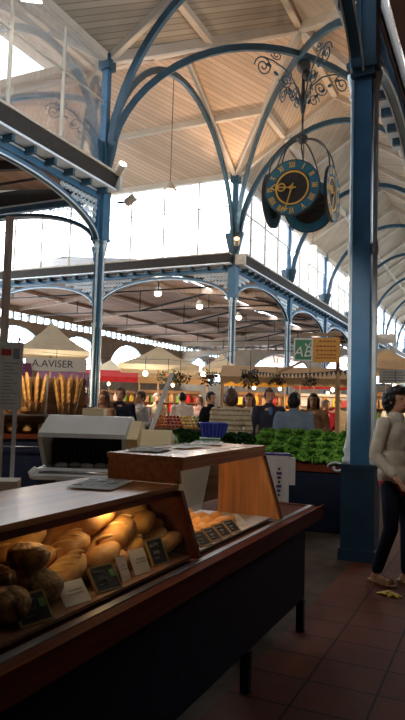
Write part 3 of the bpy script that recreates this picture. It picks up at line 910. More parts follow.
# lamps under the roof ------------------------------------------------
def ceiling_lamp(x, y, z, label, r=.16, top=None, power=60, mat='lamp'):
    t = thing('ceiling_lamp', label, 'lamp', (x, y, z))
    b = MB(); b.lathe([(r * .3, .22), (r * .5, .2), (r, .02), (r * 1.05, 0)], (0, 0, 0), 14); b.build('lamp_shade', [M['cream']], t)
    b = MB(); b.ell((0, 0, -r * .45), (r * .8, r * .8, r * .6), 0, None, 12, 8); b.build('bulb', [M[mat]], t)
    b = MB(); b.tube([(0, 0, .2), (0, 0, (top or z + .8) - z)], .012, 5); b.build('cord', [M['iron']], t)
    lamp('lamp_light', 'POINT', (x, y, z - .25), power, (1, .84, .66), .15)
ceiling_lamp(-8.95, 16.34, 8.03, 'bright round lamp hanging in the mouth of the cross nave', .2, 11.7, 160)
ceiling_lamp(-8.0, 29.0, 9.3, 'small lamp hanging beyond the clock above the far gutter', .22, 10.2, 60)
ceiling_lamp(-7.4, 34.5, 8.8, 'small lamp farther along the far arcade beside the big blue column', .22, 10.7, 60)
ceiling_lamp(-12.8, 22.6, 6.2, 'bulb lamp under the low hall ceiling beside the skylight slot', .18, 7.2, 60)
ceiling_lamp(-12.3, 25.6, 6.1, 'second bulb lamp along the skylight slot', .18, 7.2, 60)
ceiling_lamp(-11.9, 29.4, 6.1, 'third bulb lamp along the skylight slot', .18, 7.2, 60)
fl = thing('flood_lamp', 'bright square floodlight under the roof above the nearest clerestory', 'lamp', (-7.75, 8.6, 9.0), R(35))
b = MB(); b.box((0, 0, 0), (.42, .3, .14), 0, (R(20), 0, 0)); b.build('housing', [M['cream']], fl)
b = MB(); b.box((0, -.02, -.08), (.36, .26, .02), 0, (R(20), 0, 0)); b.build('lamp_face', [M['lamp_white']], fl)
b = MB(); b.tube([(0, 0, .07), (0, .05, 1.2)], .02, 6); b.build('hanger', [M['cream']], fl)
def spot_fix(x, y, z, rz, label, glow):
    t = thing('spotlight', label, 'lamp', (x, y, z), rz)
    b = MB(); b.lathe([(.06, -.16), (.1, -.12), (.1, .1), (.115, .14)], (0, -.22, 0), 12, 0, Matrix.Rotation(R(55), 3, 'X')); b.build('housing', [M['cream']], t)
    b = MB(); b.tube([(0, .12, -.05), (0, -.2, -.05)], .025, 6); b.build('bracket', [M['iron']], t)
    b = MB(); b.lathe([(.09, .145), (.09, .15)], (0, -.22, 0), 12, 0, Matrix.Rotation(R(55), 3, 'X')); b.build('lens', [M[glow]], t)
spot_fix(XL + .25, YF - .35, 7.25, R(20), 'orange glowing spotlight on the column above the far gutter corner', 'orange_glow')
spot_fix(XL + .4, YN - .05, 7.0, R(60), 'pale spotlight on the nearest column above the gutter end', 'lamp')
spot_fix(XL + .4, YN + .25, 6.4, R(100), 'pale spotlight below the gutter end on the nearest column', 'lamp')

# ================================================================== bread counter
ct = thing('bakery_counter', 'long navy shop counter with a red brown wooden rail', 'counter', (-1.6, 2.0, 0))
def cb(x0, x1, y0, y1, z0, z1, nm, mat, parent=ct):
    p = parent.location
    b = MB(); b.bb(x0 - p.x, x1 - p.x, y0 - p.y, y1 - p.y, z0 - p.z, z1 - p.z); return b.build(nm, [mat], parent)
cb(-1.31, -1.28, -1.2, 4.56, .22, .77, 'front_panel', M['navy'])
cb(-1.95, -1.30, 4.53, 4.56, .22, .77, 'end_panel', M['navy'])
b = MB(); b.bb(.32, .40, -3.2, 2.8, .765, .85); b.bb(.385, .40, -3.2, 2.8, .845, .862); b.bb(-.45, .40, 2.74, 2.8, .765, .85)
b.build('rail', [M['rail_wood']], ct)
cb(-2.05, -1.28, -1.2, 4.74, .78, .845, 'deck', M['rail_wood'])
b = MB(); b.bb(.29, .325, -3.2, 2.74, .845, .856); b.build('metal_lip', [M['steel']], ct)
for y in (4.5, 3.42, 2.2, 1.0):
    b = MB(); b.box((.31, y - 2.0, .11), (.05, .05, .218), 0); b.lathe([(.035, 0), (.035, .012)], (.31, y - 2.0, 0), 8); b.build('leg', [M['navy']], ct)
    b = MB(); b.box((-.32, y - 2.0, .385), (.05, .05, .77), 0); b.build('leg', [M['navy']], ct)

# near case
ZC = .862
nc = thing('bread_case', 'glass fronted wooden case full of big loaves, nearest on the counter', 'display case', (-1.6, 1.2, ZC))
def slant(z): return -1.315 - (z - .86) * .32     # front glass line
b = MB(); b.bb(-.36, .17, -1.4, 1.6, .312, .335); b.build('top_board', [M['top_wood']], nc)
b = MB(); b.bb(.135, .172, -1.4, 1.6, .285, .312); b.build('front_trim', [M['rail_wood']], nc)
b = MB(); b.bb(-.35, -.33, -1.4, 1.56, 0, .31); b.build('back_panel', [M['rail_wood']], nc)
b = MB(); b.bb(-.33, .27, -1.4, 1.56, 0, .012); b.build('case_floor', [M['crate']], nc)
b = MB(); b.add([(slant(.87) + 1.6, -1.4, .008), (slant(.87) + 1.6, 1.56, .008), (slant(1.15) + 1.6, 1.56, .288), (slant(1.15) + 1.6, -1.4, .288)], [(0, 1, 2, 3)]); b.build('front_pane', [M['case_glass']], nc)
b = MB(); b.prism([(slant(.862) + 1.6 + .02, 0), (slant(1.2) + 1.6 + .02, .312), (-.36, .312), (-.36, 0)], 1.565, 1.6); b.build('end_panel', [M['rail_wood']], nc)
# far case
fc = thing('pastry_case', 'raised wooden case with slanting glass front holding golden pastries', 'display case', (-1.6, 3.4, ZC))
b = MB(); b.bb(-.26, .19, -.60, .62, .445, .472); b.build('top_board', [M['top_wood']], fc)
b = MB(); b.bb(.15, .188, -.60, .62, .405, .445); b.build('front_trim', [M['case_wood']], fc)
b = MB(); b.prism([(-.25, .337), (.17, .337), (.15, .445), (-.25, .445)], -.60, -.565); b.build('end_panel', [M['case_wood']], fc)
b = MB(); b.prism([(slant(.862) + 1.6 + .02, 0), (slant(1.3) + 1.6 + .02, .445), (-.135, .445), (-.135, 0)], .59, .62); b.build('end_panel', [M['case_wood2']], fc)
b = MB(); b.prism([(slant(.862) + 1.6 + .03, 0), (slant(1.3) + 1.6 + .03, .445), (slant(1.3) + 1.6 - .02, .445), (slant(.862) + 1.6 - .02, 0)], .62, .64); b.build('edge_strip', [M['rail_wood']], fc)
b = MB(); b.add([(slant(.87) + 1.6, -.56, .004), (slant(.87) + 1.6, .59, .004), (slant(1.28) + 1.6, .59, .42), (slant(1.28) + 1.6, -.56, .42)], [(0, 1, 2, 3)]); b.build('front_pane', [M['case_glass']], fc)
b = MB(); b.bb(-.26, .25, -.56, .585, 0, .01); b.build('case_floor', [M['white']], fc)
M['frosted'] = glass_mat('frosted_pane', (.9, .94, .9), .6, .5, (.72, .78, .72))
b = MB(); b.add([(-.255, -.56, .012), (-.255, .585, .012), (-.17, .585, .44), (-.17, -.56, .44)], [(0, 1, 2, 3)]); b.build('back_pane', [M['frosted']], fc)

# breads ----------------------------------------------------------------
def loaf_mesh(L, r, kind, seed):
    b = MB(); rs = random.Random(seed)
    nseg = 18; m = 18; vs = []
    for i in range(nseg + 1):
        t = -1 + 2 * i / nseg
        t = max(-.995, min(.995, t))
        prof = (1 - abs(t) ** 2.6) ** .55
        for k in range(m):
            a = 2 * PI * k / m
            rr = r * prof
            zz = math.sin(a) * rr * .82
            if zz < 0: zz *= .75
            x = t * L / 2; y = math.cos(a) * rr
            p = Vector((x, y, zz))
            p += Vector((0, math.cos(a), math.sin(a))) * noise.noise(Vector((x * 9, y * 9 + seed, zz * 9))) * r * .16
            vs.append(p)
    fs = []
    for i in range(nseg):
        for k in range(m):
            fs.append((i * m + k, i * m + (k + 1) % m, (i + 1) * m + (k + 1) % m, (i + 1) * m + k))
    fs += [tuple(reversed(range(m))), tuple(nseg * m + k for k in range(m))]
    b.add(vs, fs, 0, True)
    # slashes on the crust: raised lighter welts
    if kind != 'plain':
        ncut = 5 if kind == 'batard' else 3
        for i in range(ncut):
            t = (-.66 + 1.32 * i / (ncut - 1))
            prof = (1 - abs(t) ** 2.6) ** .55 * r
            pts = []
            for k in range(7):
                a = PI / 2 + (-.75 + 1.5 * k / 6)
                pts.append((t * L / 2 + .035 * (k - 3) / 3 * (L / .34), math.cos(a) * prof * .98, math.sin(a) * prof * .82 * .98))
            b.tube(pts, [r * .03, r * .1, r * .14, r * .15, r * .14, r * .1, r * .03], 6, 1)
    return b.mesh('loaf', [M['bread'], M['flour']])
def round_loaf_mesh(r, seed):
    b = MB(); b.ell((0, 0, 0), (r, r * .95, r * .68), 0, None, 40, 24)
    for v in b.v:
        v += v.normalized() * noise.noise(v * 11 + Vector((seed, 0, 0))) * r * .12
        if v.z < -r * .45: v.z = -r * .45
    # floury torn crust patches over the top
    for i, f in enumerate(b.f):
        c_ = sum((b.v[k] for k in f), Vector()) / len(f)
        pass
    for v in b.v:
        if v.z > r * .12 and noise.noise(v * (2.1 / r) + Vector((seed * 3, 1, 2))) > .05: v *= 1.06
    return b.mesh('round_loaf', [M['rustic']])
LM = [loaf_mesh(.36, .078, 'batard', 1), loaf_mesh(.34, .075, 'plain', 2), loaf_mesh(.30, .08, 'three', 3), loaf_mesh(.27, .07, 'plain', 4)]
LP = [m.copy() for m in LM]
for m in LP: m.materials[0] = M['bread_pale']
def bread(me, x, y, z, rot, label, nm='bread_loaf', group='loaves in the bread case', cat='bread'):
    return tag(link(nm, me, None, (x, y, z), rot), label, cat, group)
# rows along Y; from the front row up to the back row
GL = 'loaves in the bread case'
def hook(v): return v
rows = ((-1.495, .932, 1.98, 4, 'front row'), (-1.595, .985, 1.92, 4, 'second row'), (-1.70, 1.03, 1.98, 4, 'third row'), (-1.80, 1.065, 1.90, 4, 'back row'))
for r_, (x, z, y0, n_, nm) in enumerate(rows):
    for i in range(n_):
        me = (LM if (r_ + i) % 3 else LP)[(r_ * 3 + i) % 4]
        o = bread(me, x + .012 * (i % 2), y0 + .215 * i, z + .014 * (i % 2), (R(rnd.uniform(-10, 10)), R(-17 + rnd.uniform(-5, 5)), R(90 + rnd.uniform(-11, 11))), 'golden bread loaf, %s from the country loaves in the %s of the bread case' % (ORD[i], nm))
        o.scale = (.84, .84, .84)
for (x, y, z, me, rot, lab) in ((-1.60, 2.33, 1.092, LM[0], (R(6), R(-17), R(94)), 'long slashed loaf on top of the pile catching the warm lamp light'),
                                (-1.70, 2.10, 1.115, LM[0], (R(4), R(-14), R(90)), 'slashed loaf on the pile just behind the brightest loaf'),
                                (-1.53, 2.40, 1.01, LM[2], (R(0), R(-19), R(98)), 'loaf with three cuts lying under the brightest loaf'),
                                (-1.62, 2.62, 1.055, LP[2], (R(0), R(-10), R(80)), 'pale floury loaf on the pile nearest the wooden divider')):
    bread(me, x, y, z, rot, lab).scale = (.9, .9, .9)
for i, (x, y, z, me, rz_) in enumerate(((-1.46, 2.66, .925, LP[1], 62), (-1.56, 2.69, .985, LP[3], 40), (-1.68, 2.70, 1.04, LP[2], 25), (-1.52, 2.54, 1.03, LM[1], 78), (-1.74, 2.60, 1.10, LP[0], 70), (-1.46, 2.24, .925, LM[3], 80), (-1.47, 2.47, .92, LP[3], 96))):
    o = bread(me, x, y, z, (R(4 * i), R(-14), R(rz_)), 'floury loaf, %s of those packed against the wooden divider' % ORD[i]); o.scale = (.8, .82, .82)
RLM = [round_loaf_mesh(.078, 1), round_loaf_mesh(.085, 2.3), round_loaf_mesh(.085, 4), round_loaf_mesh(.075, 5)]
for (x, y, z, i, lab) in ((-1.50, 1.79, 1.045, 0, 'dark round country loaf with floury torn crust, upper one at the end of the pile'),
                          (-1.46, 1.80, .95, 1, 'dark round loaf with floury torn crust above the white card'),
                          (-1.44, 1.62, .935, 2, 'big round loaf lying behind the nearest slate tag'),
                          (-1.62, 1.76, .95, 3, 'dark round loaf hidden behind the torn crust loaves'),
                          (-1.62, 1.60, .97, 3, 'dark round loaf at the far end of the case away from the divider')):
    bread(RLM[i], x, y, z, (0, 0, R(40 * i)), lab, 'round_loaf', 'round country loaves')

# price tags --------------------------------------------------------------
def slate_tag(x, y, z, rz, w, h, label, word, price, green=True, tilt=52):
    t = thing('price_tag', label, 'price tag', (x, y, z), (R(0), 0, rz), 'slate price tags')
    rm = Matrix.Rotation(R(-(90 - tilt)), 3, 'X')
    b = MB(); b.box((0, 0, h / 2), (w, .006, h)); b.xf(rm.to_4x4()); b.build('slate', [M['slate']], t)
    b = MB()
    for s_ in (-1, 1):
        b.box((s_ * w / 2, 0, h / 2), (.008, .010, h + .008)); b.box((0, 0, h / 2 + s_ * h / 2), (w + .008, .010, .008))
    b.xf(rm.to_4x4()); b.build('frame', [M['tag_frame']], t)
    def on(u, v): return rm @ Vector((u, -.0042, v))
    # faint chalk handwriting, as unreadable as in the photograph
    b = MB(); q = random.Random(int(y * 1000))
    for (u0, u1, v0, a_) in ((-.38, .16, .76, .07), (-.26, .10, .47, .10), (-.30, .0, .26, .04)):
        n_ = 16; pts = []
        for k in range(n_):
            u = (u0 + (u1 - u0) * k / (n_ - 1)) * w
            pts.append(on(u, (v0 + a_ * (1 if k % 2 else -1) * q.uniform(.3, 1)) * h))
        b.tube(pts, h * .013, 4)
    b.build('lettering', [M['chalk']], t)
    if green:
        b = MB(); b.box((w * .34, -.004, h * .62), (w * .2, .002, h * .3)); b.xf(rm.to_4x4()); b.build('green_sticker', [M['greenmark']], t)
    return t
TZ = .878
slate_tag(-1.352, 1.67, TZ, R(78), .125, .10, 'slate price tag with a green sticker, nearest in the bread case', 'Campagne', '5,20')
slate_tag(-1.352, 2.09, TZ, R(78), .125, .10, 'slate price tag with a framed edge beside the blank white card', 'Complet', '2,60')
slate_tag(-1.372, 2.535, TZ, R(82), .11, .115, 'slate price tag catching a bright reflection near the wooden divider', 'Seigle', '3,10', False, 62)
def card(x, y, z, rz, w, h, label, tilt, mat='paper', nm='paper_card'):
    rm = Matrix.Rotation(R(-(90 - tilt)), 3, 'X')
    b = MB(); b.box((0, 0, h / 2), (w, .003, h)); b.box((w * .1, -.002, h * .6), (w * .5, .002, h * .03), 1); b.box((w * .05, -.002, h * .45), (w * .6, .002, h * .03), 1)
    b.xf(rm.to_4x4())
    return tag(b.build(nm, [M[mat], M['ink_grey']], None, (x, y, z), rz), label, 'card')
card(-1.352, 1.895, TZ, R(78), .12, .09, 'blank white card between two slate tags in the bread case', 48)
card(-1.362, 2.36, TZ, R(80), .10, .105, 'white paper card propped before the slate near the divider', 62)
card(-1.365, 2.235, TZ, R(88), .06, .10, 'narrow bluish white card beside the white paper card', 66)
for i in range(4):
    slate_tag(-1.36, 2.99 + .135 * i, .876, R(80), .095, .085, 'small slate price tag, %s after the divider in the pastry case' % ORD[i], ('Brioche', 'Chausson', 'Palmier', 'Sable')[i], ('1,20', '1,50', '1,40', '1,10')[i], False, 40)
card(-1.40, 3.60, .876, R(75), .11, .10, 'white paper card after the small slates in the pastry case', 30)
# pastries
b = MB(); b.ell((0, 0, .026), (.085, .043, .032), 0, None, 12, 7)
for v in b.v: v += Vector((0, 0, 1)) * noise.noise(v * 30) * .006
for k in (-.03, 0, .03): b.tube([(k - .012, -.03, .028), (k, 0, .052), (k + .012, .03, .028)], .008, 5)
PM = b.mesh('pastry', [M['pastry']])
n = 0
for r_ in range(4):
    for i in range(6):
        tag(link('pastry', PM, None, (-1.47 - .085 * r_ , 2.93 + .125 * i - .02 * r_, .876 + (.0 if (r_ + i) % 2 else .012) + .004 * r_), (0, 0, R(rnd.uniform(60, 120)))),
            'golden glazed pastry, %s from the divider in row %s from the glass' % (ORD[i], ORD[r_]), 'pastry', 'pastries in the far case')
bread(LM[2], -1.66, 2.92, .97, (0, R(-12), R(80)), 'small round topped loaf beside the divider among the pastries', 'bread_loaf', 'loaves in the pastry case')
b = MB(); b.box((0, 0, 0), (.16, .26, .03))
tag(b.build('pastry_tray', [M['crate']], None, (-1.68, 2.92, .888)), 'small wooden tray under the loaf among the pastries', 'tray')

# papers on the counter tops
def paper_sheet(x, y, z, rz, w, l, label, seed, nm='newspaper', cols=True):
    b = MB(); n_ = 8; vs = []
    for i in range(n_ + 1):
        for j in range(n_ + 1):
            u = (i / n_ - .5) * w; v = (j / n_ - .5) * l
            vs.append((u, v, .006 + .008 * abs(noise.noise(Vector((u * 8, v * 8, seed))))))
    fs = [(i * (n_ + 1) + j, (i + 1) * (n_ + 1) + j, (i + 1) * (n_ + 1) + j + 1, i * (n_ + 1) + j + 1) for i in range(n_) for j in range(n_)]
    b.add(vs, fs, 0, True)
    for c in range(3):
        for k in range(6):
            b.box(((c - 1) * w * .3, (-.4 + .15 * k) * l, .0165), (w * .22, l * .07, .001), 1 if (k + c) % 4 else 2)
    return tag(b.build(nm, [M['paper'], M['ink_grey'], M['ink_dark']], None, (x, y, z), rz), label, 'newspaper')
paper_sheet(-1.72, 2.55, 1.198, R(15), .22, .34, 'printed newspaper lying at the end of the near counter top', 1)
for i, (x, y, rz) in enumerate(((-1.74, 3.05, 10), (-1.71, 3.42, -8), (-1.74, 3.80, 20))):
    paper_sheet(x, y, 1.336, R(rz), .2, .3, 'printed paper sheet, %s along the far case top' % ORD[i], 5 + i)

# white wrapping bag hanging at the counter end
bg_ = thing('carrier_bag', 'white printed carrier bag on a thin stand at the end of the counter', 'bag', (-1.66, 5.0, .80), R(28))
b = MB(); b.box((0, 0, .2), (.2, .10, .4), 0)
for v in b.v: v += Vector((noise.noise(v * 9), noise.noise(v * 9 + Vector((4, 0, 0))), 0)) * .012
b.build('bag_body', [M['white']], bg_)
b = MB(); b.box((.015, -.062, .2), (.055, .003, .34), 0); b.build('label_panel', [M['paper']], bg_)
b = MB()
for k in range(7): b.box((.015, -.065, .08 + .035 * k), (.03 + .012 * (k % 3 - 1), .003, .02), 0)
b.build('printed_marks', [M['purple_print']], bg_)
b = MB(); b.box((0, 0, .405), (.22, .12, .014), 0); b.box((.125, -.01, .27), (.05, .09, .22), 1); b.build('folded_top', [M['purple_print'], M['white']], bg_)
b = MB(); b.bb(-.015, .015, -.015, .015, -.80, .0); b.bb(-.12, .12, -.1, .1, -.80, -.78); b.build('stand', [M['iron']], bg_)

# back table with the slicing machine --------------------------------------
bt = thing('back_table', 'brown wooden work table behind the bread counter', 'table', (-2.85, 3.0, 0))
b = MB(); b.bb(-.38, .38, -1.6, 1.35, .90, .94); b.build('tabletop', [M['crate']], bt)
for sx in (-.33, .33):
    for y in (-1.5, 1.25):
        b = MB(); b.box((sx, y, .45), (.06, .06, .9)); b.build('leg', [M['crate']], bt)
b = MB(); b.bb(.34, .38, -1.6, 1.35, .82, .90); b.build('apron', [M['crate']], bt)
sl = thing('bread_slicer', 'grey bread slicing machine with a beige side standing behind the counter', 'machine', (-2.67, 3.86, .943), R(24))
def side_prism(poly, x0, x1, x2=None, x3=None):
    """profile in y,z between x0..x1 (optionally shifted along its height)"""
    n_ = len(poly)
    return [(x0, y, z_) for y, z_ in poly] + [(x1, y, z_) for y, z_ in poly], [tuple(range(n_)), tuple(reversed(range(n_, 2 * n_)))] + [(i, n_ + i, n_ + (i + 1) % n_, (i + 1) % n_) for i in range(n_)]
b = MB(); b.bb(-.30, .24, -.24, .26, .0, .06); b.bb(-.33, .25, -.30, .28, .06, .12); b.build('base', [M['slicer_dark']], sl)
b = MB(); b.add(*side_prism([(-.36, .118), (-.36, .145), (-.28, .185), (.26, .185), (.26, .118)], -.35, .26)); b.build('feed_table', [M['slicer']], sl)
b = MB(); b.tube([(-.35, -.36, .13), (-.37, -.34, .16), (-.35, -.29, .185)], .016, 8); b.build('corner_guard', [M['white']], sl)
# hood: sloping front slab, flat top, back
hood = [(.26, .19), (.26, .50), (.12, .545), (-.04, .545), (-.30, .43), (-.30, .40), (-.04, .50), (.20, .50), (.20, .19)]
b = MB(); b.add(*side_prism(hood, -.34, .26)); b.build('hood', [M['slicer']], sl)
chk = [(.20, .19), (.20, .50), (-.04, .505), (-.295, .405), (-.27, .36), (-.13, .19)]
for x0, x1 in ((-.345, -.315), (.235, .265)):
    b = MB(); b.add(*side_prism(chk, x0, x1)); b.build('cheek', [M['slicer']], sl)
b = MB(); b.bb(-.31, .23, .0, .03, .19, .48)
for k in range(20): b.bb(-.30 + k * .026, -.296 + k * .026, -.03, .0, .2, .46)
b.build('blade_frame', [M['slicer_dark']], sl)
b = MB()
for k in range(5): b.ell((-.2 + .09 * k, -.16 + .03 * (k % 2), .20), (.05, .04, .02), 0, None, 10, 6)
b.build('crumb_tray', [M['ink_grey']], sl)
b = MB(); b.tube([(-.31, -.33, .165), (.24, -.33, .165)], .012, 8); b.build('front_bar', [M['steel']], sl)
b = MB(); b.add(*side_prism([(.3, -.02), (.3, .36), (.16, .50), (-.04, .52), (-.28, .40), (-.10, .19), (-.06, -.02)], .268, .34)); b.add(*side_prism([(.3, -.02), (.3, .40), (.0, .46), (-.14, .30), (-.06, -.02)], .34, .56)); b.build('side_housing', [M['beige']], sl)
b = MB(); b.bb(-.12, .04, .08, .22, .546, .60); b.build('switch_box', [M['beige']], sl)
b = MB(); b.bb(-.2, -.1, -.312, -.30, .07, .11); b.bb(.0, .12, -.312, -.30, .07, .10); b.build('control_panel', [M['steel']], sl)
lv = thing('cream_stand', 'cream box with a leaning cream pole beside the slicing machine', 'stand', (-2.45, 4.42, 0), R(25))
b = MB(); b.bb(-.12, .08, -.1, .1, .0, 1.33); b.build('box_body', [M['beige']], lv)
b = MB(); b.beam((-.08, -.02, 1.33), (.08, .1, 1.84), .028, .028); b.build('pole', [M['white']], lv)
cbx = thing('carton', 'small white carton with red and green marks on the back table', 'box', (-2.84, 3.05, .943), R(35))
b = MB(); b.bb(-.16, .14, -.1, .1, 0, .15); b.build('box_body', [M['paper']], cbx)
b = MB(); b.lathe([(.035, 0), (.035, .003)], (.02, -.102, .06), 14, 0, Matrix.Rotation(PI / 2, 3, 'X')); b.build('red_mark', [M['red_print']], cbx)
b = MB(); b.box((-.1, -.101, .06), (.08, .003, .05)); b.build('green_mark', [M['greenmark']], cbx)
tag((lambda b_: b_.build('wooden_tray', [M['crate']], None, (-2.50, 3.28, .943), R(20)))((lambda b: (b.bb(-.2, .2, -.12, .12, 0, .012), b.bb(-.2, .2, -.12, -.105, .012, .07), b.bb(-.2, .2, .105, .12, .012, .07), b.bb(-.2, -.185, -.105, .105, .012, .07), b.bb(.185, .2, -.105, .105, .012, .07), b)[-1])(MB())),
    'shallow wooden tray beside the white carton on the back table', 'tray')

# ================================================================== people
def person(label, x, y, rz, H=1.75, top=None, bottom=None, hair='hair_brown', style='short', pose=('down', 'down'), voxel=.016, width=1.0, skirt=False, sleeve=1.0, shoe='shoe', shirt=None, band=None, lean=0):
    s = H / 1.75
    root = thing('person', label, 'person', (x, y, 0), rz)
    def S(p): return (p[0] * s, p[1] * s, p[2] * s)
    sh = .185 * width
    ARM = {'down': ((.245, .02, 1.14), (.25, -.06, .90)), 'front': ((.235, .03, 1.15), (.16, -.24, 1.12)), 'hip': ((.30, .06, 1.16), (.20, -.08, .98)), 'up': ((.24, -.08, 1.17), (.10, -.22, 1.36)), 'bag': ((.25, .04, 1.14), (.23, -.14, .98))}
    arms = []
    for sd, pz in ((-1, pose[0]), (1, pose[1])):
        e, w_ = ARM[pz]
        arms.append(((sd * sh, .0, 1.425), (sd * e[0] * width, e[1], e[2]), (sd * w_[0] * width, w_[1], w_[2]), sd))
    legs = []
    for sd in (-1, 1):
        legs.append(((sd * .09, 0, .93), (sd * .10, -.02 - .03 * (sd > 0), .50), (sd * .105, .02 + .10 * (sd < 0) - .06 * (sd > 0), .09), sd))
    k = voxel
    # --- body, one skin: head, neck, torso, limbs, hands, feet
    b = MB()
    hz = 1.635
    b.ell(S((0, .012, hz + .015)), S((.076, .095, .108)), 0, None, 18, 12)
    b.ell(S((0, -.022, hz - .05)), S((.058, .066, .068)), 0, None, 14, 9)
    b.cone(S((0, -.088, hz + .01)), S((0, -.104, hz - .022)), .010 * s, .014 * s)
    b.ell(S((0, -.083, hz - .105 + .03)), S((.022, .012, .012)))
    for sd in (-1, 1): b.ell(S((sd * .078, .015, hz - .005)), S((.012, .02, .032)), 0, (0, 0, sd * .3))
    b.cone(S((0, .02, 1.46)), S((0, .0, hz - .06)), .058 * s, .052 * s)
    b.ell(S((0, .0, 1.30)), S((.165 * width, .105, .19)))
    b.ell(S((0, .0, 1.10)), S((.14 * width, .095, .16)))
    b.ell(S((0, .01, .95)), S((.165 * width, .11, .12)))
    for a0, a1, a2, sd in arms:
        b.cone(S(a0), S(a1), .05 * s, .04 * s); b.cone(S(a1), S(a2), .04 * s, .028 * s)
        d = (Vector(a2) - Vector(a1)).normalized(); sdv = Vector((0, 0, 1)).cross(d)
        sdv = sdv.normalized() if sdv.length > .2 else Vector((0, 1, 0))
        if abs(d.z) > .7: sdv = Vector((0, -1, 0)) - d * Vector((0, -1, 0)).dot(d); sdv.normalize()
        pn = d.cross(sdv)
        pc = Vector(a2) + d * .05
        rm = Matrix((d, sdv, pn)).transposed()
        b.ell(S(pc), S((.055, .042, .02)), 0, rm, 12, 7)
        fr_ = max(.0085, k * .62)
        for f in range(4):
            off = (f - 1.5) * .021
            ln = (.065, .078, .074, .058)[f]
            p0 = pc + d * .045 + sdv * off; p1 = p0 + d * ln * .5 - pn * sd * -.006; p2 = p1 + d * ln * .42 + pn * (-sd) * -.016
            b.cone(S(p0), S(p1), fr_ * s, fr_ * s, 0, 8); b.cone(S(p1), S(p2), fr_ * s, fr_ * .85 * s, 0, 8)
        t0 = Vector(a2) + d * .03 + sdv * .035; t1 = t0 + d * .035 + sdv * .03; t2 = t1 + d * .03 + sdv * .004
        b.cone(S(t0), S(t1), fr_ * 1.15 * s, fr_ * s, 0, 8); b.cone(S(t1), S(t2), fr_ * s, fr_ * .9 * s, 0, 8)
    for l0, l1, l2, sd in legs:
        b.cone(S(l0), S(l1), .082 * s, .054 * s); b.cone(S(l1), S(l2), .054 * s, .036 * s)
        b.cone(S((l2[0], l2[1] + .03, .045)), S((l2[0] + sd * .02, l2[1] - .15, .032)), .036 * s, .028 * s)
    me = remesh(b, k * .75, 3)
    for m in (M['skin'], M['lips']): me.materials.append(m)
    for p in me.polygons:
        c = p.center / s
        if c.y < -.075 and abs(c.x) < .024 and abs(c.z - (hz - .075)) < .010: p.material_index = 1
    link('body', me, root)
    if k < .02:
        for sd in (-1, 1):
            e = MB(); e.ell(S((sd * .03, -.076, hz + .018)), S((.012, .008, .007)), 0, None, 8, 5); e.build('eye', [M['eye']], root)
    # --- top
    b = MB(); g = .014
    b.ell(S((0, .005, 1.29)), S((.164 * width + g, .106 + g, .19)), 0, None, 18, 12)
    b.ell(S((0, .008, 1.10)), S((.150 * width + g, .100 + g, .22)), 0, None, 18, 12)
    b.ell(S((0, .012, .96)), S((.172 * width + g * 1.5, .116 + g * 1.6, .155)), 0, None, 18, 12)
    for sd in (-1, 1): b.cone(S((sd * .03, .01, 1.455)), S((sd * sh * .92, .005, 1.405)), .058 * s, .056 * s)
    b.cone(S((0, .015, 1.40)), S((0, .01, 1.50)), .085 * s, .068 * s)
    for a0, a1, a2, sd in arms:
        b.cone(S(a0), S(a1), .066 * s, .055 * s)
        if sleeve > .6:
            b.cone(S(a1), S(Vector(a1).lerp(Vector(a2), .93 * sleeve)), .055 * s, .042 * s)
    me = remesh(b, k, 4); crumple(me, .012 * s, 9, x * 7)
    me.materials.append(top); 
    if band: 
        me.materials.append(band)
        for p in me.polygons:
            zc = p.center.z / s
            if (zc * 14) % 1 < .34: p.material_index = 1
    link('sweater' if band else 'jacket', me, root)
    if shirt:
        b = MB()
        if shoe == 'sandal': b.ell(S((0, .008, .93)), S((.172 * width + g * .9, .120 + g * .9, .17)), 0, None, 18, 12)
        else: b.ell(S((0, -.055, 1.395)), S((.045, .066, .085)), 0, None, 14, 10)
        me = remesh(b, k, 3); me.materials.append(shirt); link('shirt', me, root)
    if shoe == 'sandal':
        b = MB()
        for sd in (-1, 1):
            b.sweep([S((sd * .012, -.085, 1.40)), S((sd * .062, -.045, 1.475)), S((sd * .068, .03, 1.50)), S((0, .075, 1.50))], .02, .05, (0, 0, 1))
        b.build('collar', [top], root)
    # --- bottom
    b = MB()
    b.ell(S((0, .01, .95)), S((.170 * width + .008, .116, .13)), 0, None, 16, 10)
    if skirt:
        b.cone(S((0, .01, .9)), S((0, .01, .6)), .18 * s, .21 * s)
    else:
        for l0, l1, l2, sd in legs:
            b.cone(S(l0), S(l1), .093 * s, .066 * s); b.cone(S(l1), S((l2[0], l2[1], l2[2] + .03)), .066 * s, .052 * s)
    me = remesh(b, k, 3); me.materials.append(bottom); link('trousers' if not skirt else 'skirt', me, root)
    # --- shoes
    for l0, l1, l2, sd in legs:
        b = MB()
        if shoe == 'sandal':
            for k_ in range(6):
                f = k_ / 5; yy = l2[1] + .06 - .25 * f
                b.lathe([(.036 + .006 * math.sin(f * PI), .004), (.036 + .006 * math.sin(f * PI), .022)], S((l2[0] + sd * .02 * f, yy, 0)), 12)
            for f in (.28, .62, .85):
                yy = l2[1] + .06 - .25 * f; xx = l2[0] + sd * .02 * f
                hh = .085 if f < .4 else .066
                b.sweep([S((xx - .045, yy, .01)), S((xx - .036, yy, hh * .75)), S((xx, yy, hh)), S((xx + .036, yy, hh * .75)), S((xx + .045, yy, .01))], .022, .006, (0, 1, 0))
            b.build('sandal', [M['sandal']], root); continue
        b.cone(S((l2[0], l2[1] + .035, .042)), S((l2[0] + sd * .022, l2[1] - .165, .036)), .042 * s, .034 * s)
        b.xf(Matrix.Translation((0, 0, 0)))
        for v in b.v: v.z = max(v.z, .002)
        b.build('shoe', [M[shoe]], root)
    # --- hair
    b = MB()
